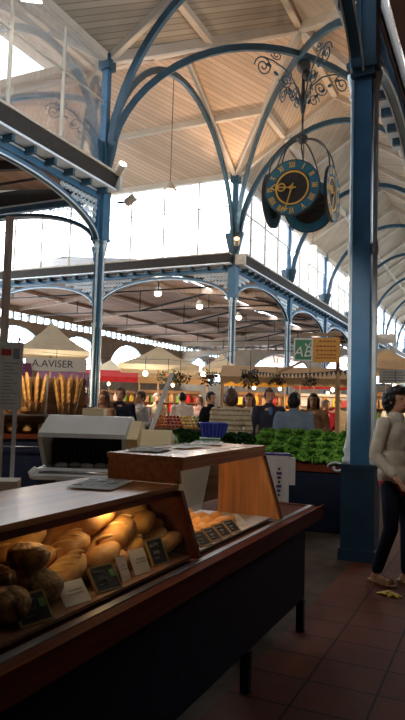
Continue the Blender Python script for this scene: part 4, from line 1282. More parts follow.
    b.ell(S((0, .022, hz + .030)), S((.088, .104, .108)), 0, None, 18, 12)
    if style == 'long':
        b.ell(S((0, .06, hz - .09)), S((.095, .065, .16)), 0, None, 16, 10)
        for sd in (-1, 1): b.cone(S((sd * .078, .01, hz + .03)), S((sd * .085, .0, hz - .14)), .03 * s, .025 * s)
    elif style == 'bob':
        b.ell(S((0, .045, hz - .03)), S((.1, .09, .12)), 0, None, 16, 10)
        for sd in (-1, 1): b.cone(S((sd * .08, .0, hz + .03)), S((sd * .085, -.01, hz - .08)), .028 * s, .025 * s)
    elif style == 'hat':
        b.ell(S((0, .01, hz + .07)), S((.115, .125, .09)), 0, None, 16, 10)
        b.ell(S((0, .0, hz + .05)), S((.13, .15, .03)), 0, None, 16, 8)
    elif style == 'crop':
        b.ell(S((0, .05, hz + .0)), S((.098, .098, .115)), 0, None, 16, 10)
        b.ell(S((0, -.02, hz + .08)), S((.085, .085, .06)), 0, None, 16, 10)
    elif style == 'bun':
        b.ell(S((0, .12, hz + .05)), S((.05, .05, .05)))
    me = remesh(b, min(k, .012), 2); crumple(me, .010 * s, 38, x)
    # clear the face: keep the hairline
    bm = bmesh.new(); bm.from_mesh(me)
    kill = [v for v in bm.verts if v.co.y / s < -.045 and v.co.z / s < hz + .062] if style != 'hat' else [v for v in bm.verts if v.co.y / s < -.05 and v.co.z / s < hz + .035]
    bmesh.ops.delete(bm, geom=kill, context='VERTS'); bm.to_mesh(me); bm.free()
    me.materials.append(M[hair]); link('hair', me, root)
    return root
def facecam(x, y): return math.atan2(-x, y)
C = cloth
navyc = C((32, 36, 52)); jeans = C((44, 56, 82)); darkc = C((40, 38, 40)); tanc = C((150, 112, 88))
cream_j = C((206, 196, 176)); redt = C((178, 56, 70)); white_t = C((232, 226, 220)); greyblue = C((128, 144, 164)); suit = C((56, 58, 72)); knit = C((206, 190, 160)); knit2 = C((150, 128, 100))
creamsw = C((214, 196, 170)); blackc = C((30, 30, 36)); redj = C((186, 46, 56)); pinkc = C((226, 190, 188)); beigec = C((190, 170, 140)); brownc = C((150, 112, 84)); bluec = C((90, 120, 168))
PB = PI
person('person in a cream jacket, red shirt and dark trousers walking past the big blue column', -.86, 6.12, R(62), 1.80, cream_j, navyc, 'hair_black', 'crop', ('bag', 'bag'), .011, 1.0, shoe='sandal', shirt=redt)
person('person in a grey blue sweater with black hair, back turned behind the lettuce bed', -2.80, 9.25, facecam(-2.8, 9.2) + PB - .15, 1.80, greyblue, jeans, 'hair_black', 'crop', ('front', 'front'), .016, 1.2)
person('person in a dark suit jacket and pale shirt standing facing the grey blue sweater', -3.43, 9.92, facecam(-3.4, 9.9) + .25, 1.88, suit, darkc, 'hair_brown', 'short', ('down', 'down'), .016, 1.05, shirt=bluec)
person('person in a cream blouse with brown hair looking down beside the patterned sweater', -3.93, 10.3, facecam(-3.6, 9.6) - .3, 1.80, creamsw, jeans, 'hair_brown', 'bob', ('front', 'front'), .016)
person('person in a patterned beige knit sweater seen from behind, next to the blue basket', -3.72, 8.95, facecam(-3.7, 8.8) + PB + .1, 1.84, knit, darkc, 'hair_brown', 'bob', ('front', 'front'), .016, 1.2, band=knit2)
person('person in black with dark hair bending over the stall beside the patterned sweater', -5.03, 11.12, facecam(-5, 11.1) + .8, 1.83, blackc, darkc, 'hair_black', 'short', ('front', 'front'), .016)
person('person in a white shirt with black hair turned away behind the fruit', -6.59, 12.95, facecam(-6.3, 12.5) + PB, 1.84, white_t, jeans, 'hair_black', 'short', ('front', 'front'), .018, 1.0, sleeve=.5)
person('person with long brown hair in a light brown jacket behind the grey blue sweater', -2.95, 10.9, facecam(-2.9, 10.4) - .1, 1.83, brownc, jeans, 'hair_brown', 'long', ('down', 'front'), .016)
person('person in a red jacket far behind the lettuce bed', -3.47, 13.9, facecam(-3.4, 13.9) + .5, 1.76, redj, darkc, 'hair_grey', 'short', ('front', 'front'), .02)
person('person in a dark navy jacket with raised hand near the leaning cream pole', -6.23, 9.75, facecam(-6, 9.4) - .4, 1.85, navyc, darkc, 'hair_brown', 'short', ('up', 'front'), .016, 1.1)
person('person in a tan top with long brown hair beside the slicing machine column', -5.95, 8.8, facecam(-5.9, 8.6) - .7, 1.76, tanc, jeans, 'hair_brown', 'long', ('front', 'front'), .016, sleeve=.5)
person('person in dark clothes leaning over behind the bread stall', -7.25, 10.1, facecam(-7.2, 9.9) + .9, 1.74, blackc, darkc, 'hair_brown', 'short', ('front', 'front'), .018)
person('person in a loose white shirt behind the leaning cream pole', -6.19, 10.38, facecam(-6.4, 10.8) - .9, 1.80, white_t, beigec, 'hair_brown', 'short', ('front', 'front'), .018)
person('person in a beige cardigan standing among the fruit stalls', -7.55, 13.45, facecam(-7.3, 13.1) + .3, 1.82, beigec, jeans, 'hair_grey', 'short', ('down', 'front'), .02)
person('person in a pale pink top beyond the black dressed shopper', -6.87, 14.45, facecam(-6, 12.6) - .6, 1.80, pinkc, jeans, 'hair_brown', 'long', ('down', 'down'), .02)
person('person in a tan coat farthest back behind the wooden sign post', -3.5, 15.2, facecam(-3.4, 15) + .2, 1.80, beigec, darkc, 'hair_brown', 'short', ('down', 'down'), .02)
person('person in a pink top between the bread racks and the slicing machine column', -9.9, 13.3, facecam(-9.8, 13) + .2, 1.76, pinkc, darkc, 'hair_black', 'short', ('down', 'front'), .02)
lf = MB()
for k in range(7): lf.ell((.06 * math.cos(k), .03 * math.sin(k * 2), .012), (.06, .022, .008), 0, (0, .2, k * .9), 8, 5)
tag(lf.build('fallen_leaves', [M['yellowfruit']], None, (-.86, 5.72, .002)), 'small yellow green scrap of leaves on the tiled floor by the sandals', 'leaf')

# ================================================================== vegetable and fruit stalls
def lettuce_mesh(mat, seed, r=.15, nl=34):
    b = MB(); rs = random.Random(seed)
    for i in range(nl):
        a = i * 2.399; el = R(15 + 62 * (i / nl)); ln = r * (1.05 - .35 * i / nl) * rs.uniform(.85, 1.15)
        d = Vector((math.cos(a) * math.cos(el), math.sin(a) * math.cos(el), math.sin(el))); sd = Vector((-math.sin(a), math.cos(a), 0)); up = d.cross(sd)
        vs = []; nu, nv = 6, 7
        for iu in range(nu):
            t = iu / (nu - 1)
            wv = ln * .50 * math.sin(min(1, .2 + t) * PI * .75)
            for iv in range(nv):
                q = -1 + 2 * iv / (nv - 1)
                ruff = math.sin(t * 13 + q * 9 + i) * .018 * t + (.02 if iv % 2 else -.02) * t
                vs.append(d * ln * t + sd * wv * q * (.4 + .6 * t) + up * (ruff - .05 * t * t * (1 if el < 1 else .3) + .03 * q * q))
        fs = [(iu * nv + iv, iu * nv + iv + 1, (iu + 1) * nv + iv + 1, (iu + 1) * nv + iv) for iu in range(nu - 1) for iv in range(nv - 1)]
        b.add(vs, fs, 0, True)
    for v in b.v: v.z = max(v.z, 0)
    return b.mesh('lettuce', [M[mat]])
LT = [lettuce_mesh('lettuce', 1), lettuce_mesh('lettuce', 2), lettuce_mesh('lettuce', 5, .16)]
LD = [lettuce_mesh('lettuce_dark', 3), lettuce_mesh('lettuce_dark', 4, .16)]
def stall(label, x, y, rz, w, d, z0, z1, body, edge):
    """sloping display bench: box body, wooden edge, sloping bed"""
    t = thing('market_stall', label, 'stall', (x, y, 0), rz)
    b = MB(); b.bb(-w / 2 + .03, w / 2 - .03, .03, d - .03, .0, z0 - .09); b.build('body_panel', [M[body]], t)
    b = MB(); b.bb(-w / 2, w / 2, 0, .03, z0 - .09, z0 - .02); b.bb(-w / 2, -w / 2 + .03, .03, d, z0 - .09, z0 + .0); b.bb(w / 2 - .03, w / 2, .03, d, z0 - .09, z0 + .0); b.build('wooden_edge', [M[edge]], t)
    b = MB(); b.add([(-w / 2 + .03, .03, z0 - .05), (w / 2 - .03, .03, z0 - .05), (w / 2 - .03, d, z1 - .05), (-w / 2 + .03, d, z1 - .05), (-w / 2 + .03, .03, z0 - .09), (w / 2 - .03, .03, z0 - .09), (w / 2 - .03, d, z0 - .09), (-w / 2 + .03, d, z0 - .09)],
                    [(0, 1, 2, 3), (0, 4, 5, 1), (1, 5, 6, 2), (2, 6, 7, 3), (3, 7, 4, 0)]); b.build('sloping_bed', [M[edge]], t)
    return t
def onbed(x, y, rz, u, v, z0, z1, d):
    c, s_ = math.cos(rz), math.sin(rz)
    return (x + u * c - v * s_, y + u * s_ + v * c, z0 - .045 + (z1 - z0) * (v - .03) / (d - .03))
def bed_of(meshes, name, x, y, rz, w, d, z0, z1, rows, cols, lab, cat, group, tilt=0, lift=0, sc=1.0):
    for r_ in range(rows):
        for c_ in range(cols):
            u = -w / 2 + w * (c_ + .5) / cols + rnd.uniform(-.02, .02); v = .12 + (d - .2) * (r_ + .5) / rows
            p = onbed(x, y, rz, u, v, z0, z1, d)
            rot = (Matrix.Rotation(rz, 3, 'Z') @ Matrix.Rotation(math.atan2(z1 - z0, d), 3, 'X') @ Matrix.Rotation(rnd.uniform(0, 6), 3, 'Z')).to_euler()
            o = link(name, rnd.choice(meshes), None, (p[0], p[1], p[2] + lift + .03), tuple(rot))
            k = sc * rnd.uniform(.8, 1.22); o.scale = (k, k, k)
            tag(o, lab % (ORD[c_], ORD[r_]), cat, group)
# right hand salad stall behind the big blue column
RS = (-2.33, 8.0, R(8)); 
stall('dark salad stall with a wooden edge behind the big blue column', *RS, 1.3, .95, .86, 1.22, 'navy', 'rail_wood')
bed_of(LT, 'lettuce', *RS, 1.3, .95, .86, 1.22, 4, 6, 'green lettuce head, %s from the bag end in %s row of the salad stall', 'lettuce', 'lettuces on the salad stall', 0, .01, 1.12)
# middle herb stall and the table of the blue basket
M2 = (-3.42, 7.72, R(14))
stall('dark table holding the blue basket in front of the patterned sweater', *M2, .78, .6, 1.06, 1.12, 'navy', 'crate')
bed_of(LD, 'herb_bunch', -3.20, 7.80, R(14), .36, .5, 1.08, 1.12, 2, 2, 'dark green herb bunch, %s from the blue basket in %s row of the dark table', 'herbs', 'herbs by the blue basket')
bs = thing('plastic_basket', 'blue ribbed plastic basket on the table by the patterned sweater', 'basket', (-3.54, 7.93, 1.115), R(20))
b = MB(); b.lathe([(.13, 0), (.17, .21), (.185, .215), (.185, .235), (.165, .235), (.12, .015)], (0, 0, 0), 20)
for k in range(20):
    a = 2 * PI * k / 20; b.beam((.135 * math.cos(a), .135 * math.sin(a), .01), (.176 * math.cos(a), .176 * math.sin(a), .21), .012, .012)
for v in b.v: v.x *= 1.1; v.y *= .8
b.build('basket_body', [M['blue_plastic']], bs)
gb = thing('punnet_box', 'pale green plastic box in front of the blue basket', 'box', (-3.36, 7.42, 0), R(20))
b = MB(); b.bb(-.12, .12, -.09, .09, 1.03, 1.15); b.bb(-.13, .13, -.10, .10, 1.15, 1.165); b.build('box_body', [M['green_plastic']], gb)
b = MB(); b.bb(-.14, .14, -.12, .12, 0, 1.028); b.build('pedestal', [M['crate']], gb)
M1 = (-4.9, 9.6, R(40))
stall('dark fronted greens stall in the middle of the hall', *M1, 1.2, .6, .88, 1.06, 'navy', 'crate')
bed_of(LD + LT[:1], 'greens_bunch', *M1, 1.2, .6, .88, 1.06, 3, 6, 'dark greens bunch, %s from the cream pole in %s row of the middle stall', 'greens', 'greens on the middle stall', 0, 0, 1.1)
b = MB(); b.ell((0, 0, .1), (.16, .15, .12), 0, None, 16, 10)
for v in b.v: v += v.normalized() * noise.noise(v * 9) * .02
for v in b.v: v.z = max(v.z, 0)
tag(b.build('cabbage', [M['greenfruit']], None, (-4.55, 8.5, .902)), 'round pale green cabbage below the leaning cream pole', 'cabbage')
b = MB(); b.bb(-.2, .2, -.17, .17, .0, .9); tag(b.build('crate', [M['crate']], None, (-4.55, 8.5, 0), R(32)), 'wooden crate holding up the green cabbage', 'crate')
M3 = (-6.1, 11.4, R(34))
stall('sloping fruit stall behind the greens', *M3, 1.9, .9, 1.10, 1.36, 'crate', 'crate')
FM = {}
for nm, mt, r_ in (('orange', 'orange', .036), ('apple', 'redfruit', .035), ('lemon', 'yellowfruit', .028), ('pear', 'greenfruit', .033)):
    b = MB()
    if nm == 'lemon': b.ell((0, 0, r_), (r_ * 1.3, r_, r_), 0, None, 12, 8)
    elif nm == 'pear': b.lathe([(.004, 0), (r_ * .8, .01), (r_, r_ * .7), (r_ * .85, r_ * 1.3), (r_ * .45, r_ * 2), (r_ * .3, r_ * 2.3), (.004, r_ * 2.4)], (0, 0, 0), 12)
    else: b.lathe([(.006, .006), (r_ * .6, .002), (r_, r_ * .85), (r_ * .85, r_ * 1.5), (r_ * .4, r_ * 1.85), (.006, r_ * 1.75)], (0, 0, 0), 12)
    if nm != 'lemon': b.tube([(0, 0, r_ * 1.7), (.004, 0, r_ * 2.1)], .005, 5, 1)
    FM[nm] = b.mesh(nm, [M[mt], M['crate']])
seq = ['apple', 'orange', 'orange', 'apple', 'lemon', 'pear']
for gi, nm in enumerate(seq):
    for r_ in range(4):
        for c_ in range(4):
            u = -.88 + gi * .30 + c_ * .075 + .02; v = .12 + r_ * .2
            p = onbed(*M3, u, v, 1.10, 1.36, .9)
            tag(link(nm, FM[nm], None, (p[0], p[1], p[2] + .01), (0, 0, rnd.uniform(0, 6))), '%s in the %s patch of the fruit stall, %s in %s row' % (nm, ORD[gi], ORD[c_], ORD[r_]), 'fruit', '%ss on the fruit stall' % nm)

# organic sign -------------------------------------------------------------
sg = thing('hanging_sign', 'green and orange organic produce sign above the salad stall', 'sign', (-2.31, 8.66, 2.24), R(14))
b = MB(); b.bb(-.32, -.055, -.012, .012, 0, .33); b.build('green_panel', [M['white']], sg)
b = MB(); b.bb(-.30, -.075, -.016, -.011, .025, .305); b.build('green_field', [M['sign_green']], sg)
b = MB(); b.bb(-.055, .32, -.012, .012, -.01, .34); b.build('orange_panel', [M['sign_orange']], sg)
text_obj('AB', .21, M['white'], sg, (-.20, -.018, .13), (PI / 2, 0, 0), 'lettering', .001, .25)
b = MB(); b.prism([(-.12, .20), (-.10, .26), (-.085, .285), (-.09, .24), (-.105, .205)], -.019, -.016); b.prism([(-.125, .20), (-.165, .235), (-.16, .265), (-.125, .225)], -.019, -.016); b.build('leaf_mark', [M['white']], sg)
b = MB()
for k, (w_, z_) in enumerate(((.20, .285), (.27, .215), (.29, .155), (.24, .095), (.28, .05))):
    x_ = -.03 + .0
    rs = random.Random(k); xx = .13 - w_ / 2
    while xx < .13 + w_ / 2:
        l_ = rs.uniform(.02, .05); b.bb(xx, xx + l_, -.016, -.011, z_ - .008, z_ + .012); xx += l_ + .012
b.build('faded_print', [M['sign_ink']], sg)
pp = thing('sign_post', 'thin wooden post carrying the organic sign', 'post', (-2.10, 9.06, 0), R(14))
b = MB(); b.bb(-.03, .03, -.03, .03, 0, 2.62); b.build('pole', [M['polewood']], pp)
b = MB(); b.beam((0, 0, 2.50), (-.95, 0, 2.05), .035, .035); b.build('brace', [M['polewood']], pp)
b = MB(); b.bb(-.5, .05, -.40, -.36, 2.60, 2.64); b.bb(-.02, .02, -.38, .02, 2.60, 2.64); b.build('cross_bar', [M['polewood']], pp)

# scalloped awning edge built as a dark bunting ----------------------------------------------------
bu = thing('scallop_string', 'scalloped awning edge built as a string of dark pennants above the salad stall', 'scallop_string', (0, 0, 0))
p0, p1 = Vector((-4.1, 10.25, 2.22)), Vector((-1.75, 8.25, 2.1))
pts = [p0.lerp(p1, i / 30) - Vector((0, 0, .06 * math.sin(PI * i / 30))) for i in range(31)]
b = MB(); b.tube(pts, .006, 4); b.build('string', [M['iron']], bu)
dv = (p1 - p0).normalized()
for i in range(1, 30):
    b = MB(); q = pts[i]; b.tri(q - dv * .04, q + dv * .04, q - Vector((0, 0, .075))); b.build('pennant', [M['slate']], bu)

# ================================================================== bakery stall with upright baguettes
BX, BY, BR = -7.2, 8.4, R(40)
bk = thing('bakery_stall', 'navy bakery stall with glass shelves of bread and a red brown rim', 'stall', (BX, BY, 0), BR)
b = MB(); b.bb(-1.25, 1.0, .03, .8, 0, .93); b.build('front_panel', [M['navy2']], bk)
b = MB(); b.bb(-1.28, 1.03, 0, .83, .93, 1.0); b.build('rim', [M['rail_wood']], bk)
b = MB(); b.tube([(-1.2, -.03, .80), (1.0, -.03, .80)], .012, 6); b.build('hand_rail', [M['steel']], bk)
b = MB(); b.bb(-1.25, 1.0, .1, .7, 1.315, 1.335); b.build('shelf', [M['steel']], bk)
b = MB(); b.bb(-1.25, 1.0, .76, .79, 1.0, 2.0); b.build('back_panel', [M['crate']], bk)
for u in (-1.24, -.42, .3, .99):
    b = MB(); b.bb(u - .014, u + .014, .055, .085, 1.0, 2.02); b.build('upright', [M['steel']], bk)
b = MB(); b.quad((-1.24, .05, 1.0), (.99, .05, 1.0), (.99, .05, 1.62), (-1.24, .05, 1.62)); b.build('front_pane', [M['case_glass']], bk)
def onbk(u, v, z):
    c, s_ = math.cos(BR), math.sin(BR)
    return (BX + u * c - v * s_, BY + u * s_ + v * c, z)
for r_ in range(2):
    for i in range(8):
        o = tag(link('bread_loaf', (LM if (i + r_) % 2 else LP)[(i + r_) % 4], None, onbk(-1.02 + .255 * i, .22 + .28 * r_, 1.062 + .05 * r_), (0, 0, BR + R(rnd.uniform(60, 110)))),
                'brown loaf, %s from the notice board in the %s row of the lower bakery shelf' % (ORD[i], ORD[r_]), 'bread', 'loaves on the lower bakery shelf')
        o.scale = (.8, .95, .95)
    for i in range(5):
        o = tag(link('bread_loaf', LM[(i + r_) % 4], None, onbk(-1.02 + .24 * i, .22 + .28 * r_, 1.395 + .0 * r_), (0, 0, BR + R(rnd.uniform(60, 110)))),
                'brown loaf, %s from the notice board in the %s row of the upper bakery shelf' % (ORD[i], ORD[r_]), 'bread', 'loaves on the upper bakery shelf')
        o.scale = (.8, .9, .9)
b = MB(); 
for k in range(13):
    t = -1 + 2 * k / 12
    pass
b.tube([(0, 0, .62 * k / 12) for k in range(13)], [.012, .026] + [.030 + .003 * (k % 2) for k in range(9)] + [.024, .008], 8)
for k in range(5): b.tube([(-.016, -.026, .09 + .1 * k), (.0, -.031, .12 + .1 * k), (.016, -.026, .15 + .1 * k)], .007, 5, 1)
BG = b.mesh('baguette', [M['bread'], M['flour']])
for bi, (u0, nm) in enumerate(((.10, 'basket nearer the notice board'), (.66, 'basket nearer the slicing machine'))):
    kb = thing('bread_basket', 'wicker basket of upright baguettes, the ' + nm, 'basket', onbk(u0, .3, 1.336), BR)
    b = MB(); b.lathe([(.14, 0), (.18, .2), (.19, .21), (.175, .21), (.13, .012)], (0, 0, 0), 16); b.build('basket_body', [M['crate']], kb)
    for i in range(14):
        a = 2 * PI * i / (9 if i < 9 else 5); rr = .12 if i < 9 else .05
        p = onbk(u0 + rr * math.cos(a), .3 + rr * math.sin(a), 1.352)
        lx, ly = .16 * math.cos(a) * (rr > 0), .16 * math.sin(a) * (rr > 0)
        bo = link('baguette', BG, None, p, (-ly + rnd.uniform(-.05, .05), lx + rnd.uniform(-.05, .05), BR))
        bo.scale = (1, 1, rnd.uniform(1.0, 1.2))
        tag(bo, 'baguette standing upright, %s around the %s' % (ORD[i], nm), 'bread', 'baguettes in the baskets')
nb = thing('notice_board', 'white notice board with a red patch on a stand before the bakery stall', 'sign', (-4.24, 4.64, 0), R(42))
b = MB(); b.bb(-.25, .13, -.012, .012, 1.49, 2.14); b.build('board', [M['paper']], nb)
b = MB(); b.bb(-.07, .02, -.015, -.012, 2.01, 2.07); b.build('red_patch', [M['red_print']], nb)
b = MB(); b.bb(.04, .10, -.015, -.012, 1.98, 2.08); b.build('grey_patch', [M['ink_grey']], nb)
b = MB()
for k in range(13):
    for c_ in range(2): b.bb(-.22 + .17 * c_, -.08 + .17 * c_ - .03 * (k % 3), -.014, -.012, 1.55 + .032 * k, 1.557 + .032 * k)
b.build('text_lines', [M['ink_grey']], nb)
b = MB(); b.bb(.06, .10, -.01, .02, .0, 1.5); b.build('pole', [M['white']], nb)
b = MB(); b.bb(-.16, .16, -.14, .14, 0, .02); b.build('base', [M['iron']], nb)
wp = MB(); wp.bb(-.045, .045, -.045, .045, 0, 3.66); wp.bb(-.06, .06, -.06, .06, 0, .1)
tag(wp.build('wooden_post', [M['pinkwood']], None, (-5.02, 5.4, 0), R(42)), 'grey pink wooden post standing behind the notice board', 'post')

# parasols, awnings and the stalls at the back -----------------------------
def parasol(x, y, za, ze, side, rz, label, mat='canvas'):
    t = thing('market_parasol', label, 'parasol', (x, y, 0), rz, 'market parasols')
    h = side / 2; b = MB(); n_ = 6
    for q in range(4):
        m = Matrix.Rotation(q * PI / 2, 4, 'Z'); vs = []
        for i in range(n_ + 1):
            f = i / n_; zz = za + (ze - za) * f - .10 * math.sin(f * PI) * (za - ze)
            for j in range(n_ + 1): vs.append(m @ Vector((h * f * (-1 + 2 * j / n_), -h * f, zz)))
        b.add(vs, [(i * (n_ + 1) + j, i * (n_ + 1) + j + 1, (i + 1) * (n_ + 1) + j + 1, (i + 1) * (n_ + 1) + j) for i in range(n_) for j in range(n_)], 0)
    b.build('canopy', [M[mat]], t)
    for q in range(4):
        m = Matrix.Rotation(q * PI / 2, 4, 'Z'); v = MB(); v.quad((-h, -h, ze), (h, -h, ze), (h, -h, ze - .14), (-h, -h, ze - .14)); v.xf(m); v.build('valance', [M[mat]], t)
        r_ = MB(); r_.tube([(0, 0, za - .35), (h * .97, h * .97, ze - .01)], .012, 5); r_.xf(m); r_.build('rib', [M['polewood']], t)
    b = MB(); b.tube([(0, 0, .1), (0, 0, za - .02)], .025, 8); b.build('pole', [M['polewood']], t)
    b = MB(); b.lathe([(.28, 0), (.28, .06), (.06, .1), (.05, .35)], (0, 0, 0), 14); b.build('base', [M['iron']], t)
parasol(-10.27, 12.74, 3.57, 2.80, 1.75, R(42), 'cream pyramid parasol above the bakery stall baguettes')
parasol(-8.40, 15.0, 3.15, 2.58, 2.1, R(30), 'cream pyramid parasol in the middle above the fruit stalls')
parasol(-8.45, 19.4, 3.30, 2.78, 1.3, R(24), 'smaller cream parasol just before the slim blue column')
parasol(-3.22, 20.6, 3.50, 2.95, 2.2, R(10), 'tan parasol beyond the big blue column above the white price board', 'canvas_tan')
parasol(-14.5, 21.8, 3.3, 2.7, 2.2, R(30), 'cream parasol far back in the low hall behind the red stall')
def awning(x, y, rz, w, d, z0, z1, label, mat):
    t = thing('stall_awning', label, 'awning', (x, y, 0), rz)
    b = MB(); b.add([(-w / 2, 0, z0), (w / 2, 0, z0), (w / 2, d, z1), (-w / 2, d, z1)], [(0, 1, 2, 3)]); b.build('canopy', [M[mat]], t)
    b = MB(); n_ = max(3, int(w / .22))
    for k in range(n_):
        u0 = -w / 2 + w * k / n_; u1 = -w / 2 + w * (k + 1) / n_; um = (u0 + u1) / 2
        b.add([(u0, 0, z0), (u1, 0, z0), (u1, 0, z0 - .10), (um, 0, z0 - .16), (u0, 0, z0 - .10)], [(0, 1, 2, 3, 4)])
    b.build('valance', [M[mat]], t)
    for u in (-w / 2 + .03, w / 2 - .03):
        for v, zz in ((.02, z0), (d - .02, z1)):
            b = MB(); b.tube([(u, v, 0), (u, v, zz - .01)], .02, 6); b.build('pole', [M['polewood']], t)
    return t
awning(-3.9, 12.3, R(22), 2.7, 1.6, 2.18, 2.50, 'tan awning behind the shoppers at the salad stall', 'canvas_tan')
awning(-8.35, 9.35, R(45), .62, .5, 2.08, 2.32, 'purple awning over the back of the bakery stall', 'canvas_purple')
fa = thing('shop_fascia', 'pale shop fascia board with dark letters behind the bakery stall', 'sign', (-8.75, 10.9, 2.22), R(39))
b = MB(); b.bb(-.55, .75, -.02, .02, 0, .28); b.build('board', [M['paper']], fa)
text_obj('A.AVISER', .22, M['ink_dark'], fa, (.02, -.022, .15), (PI / 2, 0, 0))
for u in (-.5, .7):
    b = MB(); b.bb(u - .02, u + .02, .02, .06, -2.22, .1); b.build('post', [M['polewood']], fa)

jar = MB(); jar.lathe([(.07, 0), (.085, .02), (.085, .18), (.05, .23), (.05, .27)], (0, 0, 0), 10)
JC = [M['redfruit'], M['sign_orange'], M['white'], M['greenfruit'], M['polewood'], M['canvas_red'], M['yellowfruit'], M['paper']]
JM = [jar.mesh('jar', [m]) for m in JC]
bxm = MB(); bxm.bb(-.11, .11, -.08, .08, 0, .2); bxm.bb(-.115, .115, -.085, .085, .17, .205)
XM = [bxm.mesh('carton', [m]) for m in JC]
BJ = random.Random(11)
def back_stall(x, y, rz, w, label, short, body, awn, awz=2.35, goods=7, lampz=None):
    t = thing('back_stall', label, 'stall', (x, y, 0), rz)
    b = MB(); b.bb(-w / 2, w / 2, 0, .5, 0, .92); b.build('counter_body', [M[body]], t)
    b = MB(); b.bb(-w / 2 - .03, w / 2 + .03, -.03, .53, .92, .96); b.build('countertop', [M['crate']], t)
    b = MB(); b.bb(-w / 2, w / 2, 1.0, 1.04, 0, 2.0); b.build('back_panel', [M['canvas_brown'] if body != 'white' else M['paper']], t)
    for zz in (1.30, 1.62, 1.92):
        b = MB(); b.bb(-w / 2, w / 2, .74, .99, zz - .02, zz); b.build('shelf', [M['crate']], t)
    b = MB(); b.add([(-w / 2 - .1, -.3, awz), (w / 2 + .1, -.3, awz), (w / 2 + .1, 1.05, awz + .28), (-w / 2 - .1, 1.05, awz + .28)], [(0, 1, 2, 3)])
    b.quad((-w / 2 - .1, -.3, awz), (w / 2 + .1, -.3, awz), (w / 2 + .1, -.3, awz - .18), (-w / 2 - .1, -.3, awz - .18)); b.build('awning', [M[awn]], t)
    for u in (-w / 2 - .06, w / 2 + .06):
        b = MB(); b.tube([(u, -.28, 0), (u, -.28, awz)], .02, 6); b.build('pole', [M['polewood']], t)
    c, s_ = math.cos(rz), math.sin(rz)
    for zi, zz in enumerate((.962, 1.302, 1.622)):
        for i in range(goods):
            u = -w / 2 + w * (i + .5) / goods; v = .25 if zi == 0 else .86
            k = BJ.randrange(8); me = JM[k] if BJ.random() < .5 else XM[k]
            o = link('jar' if me in JM else 'carton', me, None, (x + u * c - v * s_, y + u * s_ + v * c, zz), (0, 0, rz + BJ.uniform(-.2, .2)))
            q = min(1.0, w / goods / .26); o.scale = (q, q, BJ.uniform(.8, 1.2))
            tag(o, '%s %s, %s along the %s of the %s' % (('red', 'orange', 'white', 'green', 'wood coloured', 'bright red', 'yellow', 'off white')[k], 'jar' if me in JM else 'box', ORD[i], ('counter', 'lower shelf', 'upper shelf')[zi], short), 'jar' if me in JM else 'box', 'goods on the ' + short)
    if lampz:
        l = thing('stall_lamp', 'glowing bulb hanging under the awning of the ' + short, 'lamp', (x - .1 * -s_, y - .1 * c, lampz))
        b = MB(); b.ell((0, 0, 0), (.05, .05, .06), 0, None, 10, 7); b.build('bulb', [M['lamp']], l)
        b = MB(); b.tube([(0, 0, .07), (0, 0, awz + .04 - lampz)], .008, 5); b.build('cord', [M['iron']], l)
        lamp('stall_light', 'POINT', (x + .25 * s_, y - .25 * c, lampz - .12), 45, (1, .78, .56), .08)
back_stall(-12.2, 18.3, R(35), 2.0, 'red canopied stall behind the slicing machine column', 'red canopied stall', 'canvas_red', 'canvas_red', 2.45, 7, 2.2)
back_stall(-11.6, 15.2, R(40), 1.6, 'white stall with pink goods between the bread racks and the column', 'white stall', 'white', 'canvas_purple', 2.2, 6, 2.0)
back_stall(-8.95, 16.9, R(30), 1.9, 'tan canopied stall behind the fruit in the middle', 'tan middle stall', 'crate', 'canvas_tan', 2.35, 7, 2.15)
back_stall(-6.25, 16.7, R(24), 1.6, 'stall with a yellow board behind the person in white', 'yellow board stall', 'crate', 'sign_orange', 2.3, 6, 2.1)
back_stall(-6.3, 19.2, R(20), 2.0, 'brown canopied stall behind the person in black', 'brown canopied stall', 'crate', 'canvas_brown', 2.4, 7, 2.15)
back_stall(-4.25, 17.7, R(18), 1.7, 'white fronted stall behind the suit jacket', 'white fronted stall', 'white', 'canvas_tan', 2.35, 6, 2.1)
back_stall(-5.4, 21.8, R(16), 2.2, 'far stall with a red awning behind the red jacket', 'far red awning stall', 'crate', 'canvas_red', 2.4, 7, 2.1)
back_stall(-2.1, 14.6, R(8), 1.2, 'stall with a red lit counter behind the cream jacket', 'red lit stall', 'canvas_red', 'canvas_tan', 2.5, 5, 2.1)  # red lamp light is put into the counter's body colour
pb = thing('price_board', 'white printed board hanging on the stall behind the cream jacket', 'sign', (-2.02, 14.22, 2.16), R(8))
b = MB(); b.bb(-.36, .36, -.015, .015, 0, .32); b.build('board', [M['white']], pb)
b = MB()
for k in range(4): b.bb(-.28, .22 - .08 * (k % 2), -.018, -.015, .06 + .06 * k, .075 + .06 * k)
b.bb(-.02, .0, -.018, -.015, .03, .29); b.build('text_lines', [M['ink_grey']], pb)
# a few more plain parasol-lit bulbs seen in the photograph
for (x, y, z_, lab) in ((-9.1, 11.5, 2.32, 'glowing bulb under the parasol above the baguettes'), (-7.75, 13.2, 2.30, 'glowing bulb among the hanging plants in the middle'), (-6.9, 14.7, 2.36, 'glowing bulb near the slim blue column among the hanging plants')):
    l = thing('stall_lamp', lab, 'lamp', (x, y, z_))
    b = MB(); b.ell((0, 0, 0), (.06, .06, .07), 0, None, 10, 7); b.build('bulb', [M['lamp']], l)
    b = MB(); b.tube([(0, 0, .08), (0, 0, .42)], .008, 5); b.build('cord', [M['iron']], l)
    lamp('stall_light', 'POINT', (x, y, z_ - .15), 50, (1, .8, .6), .08)
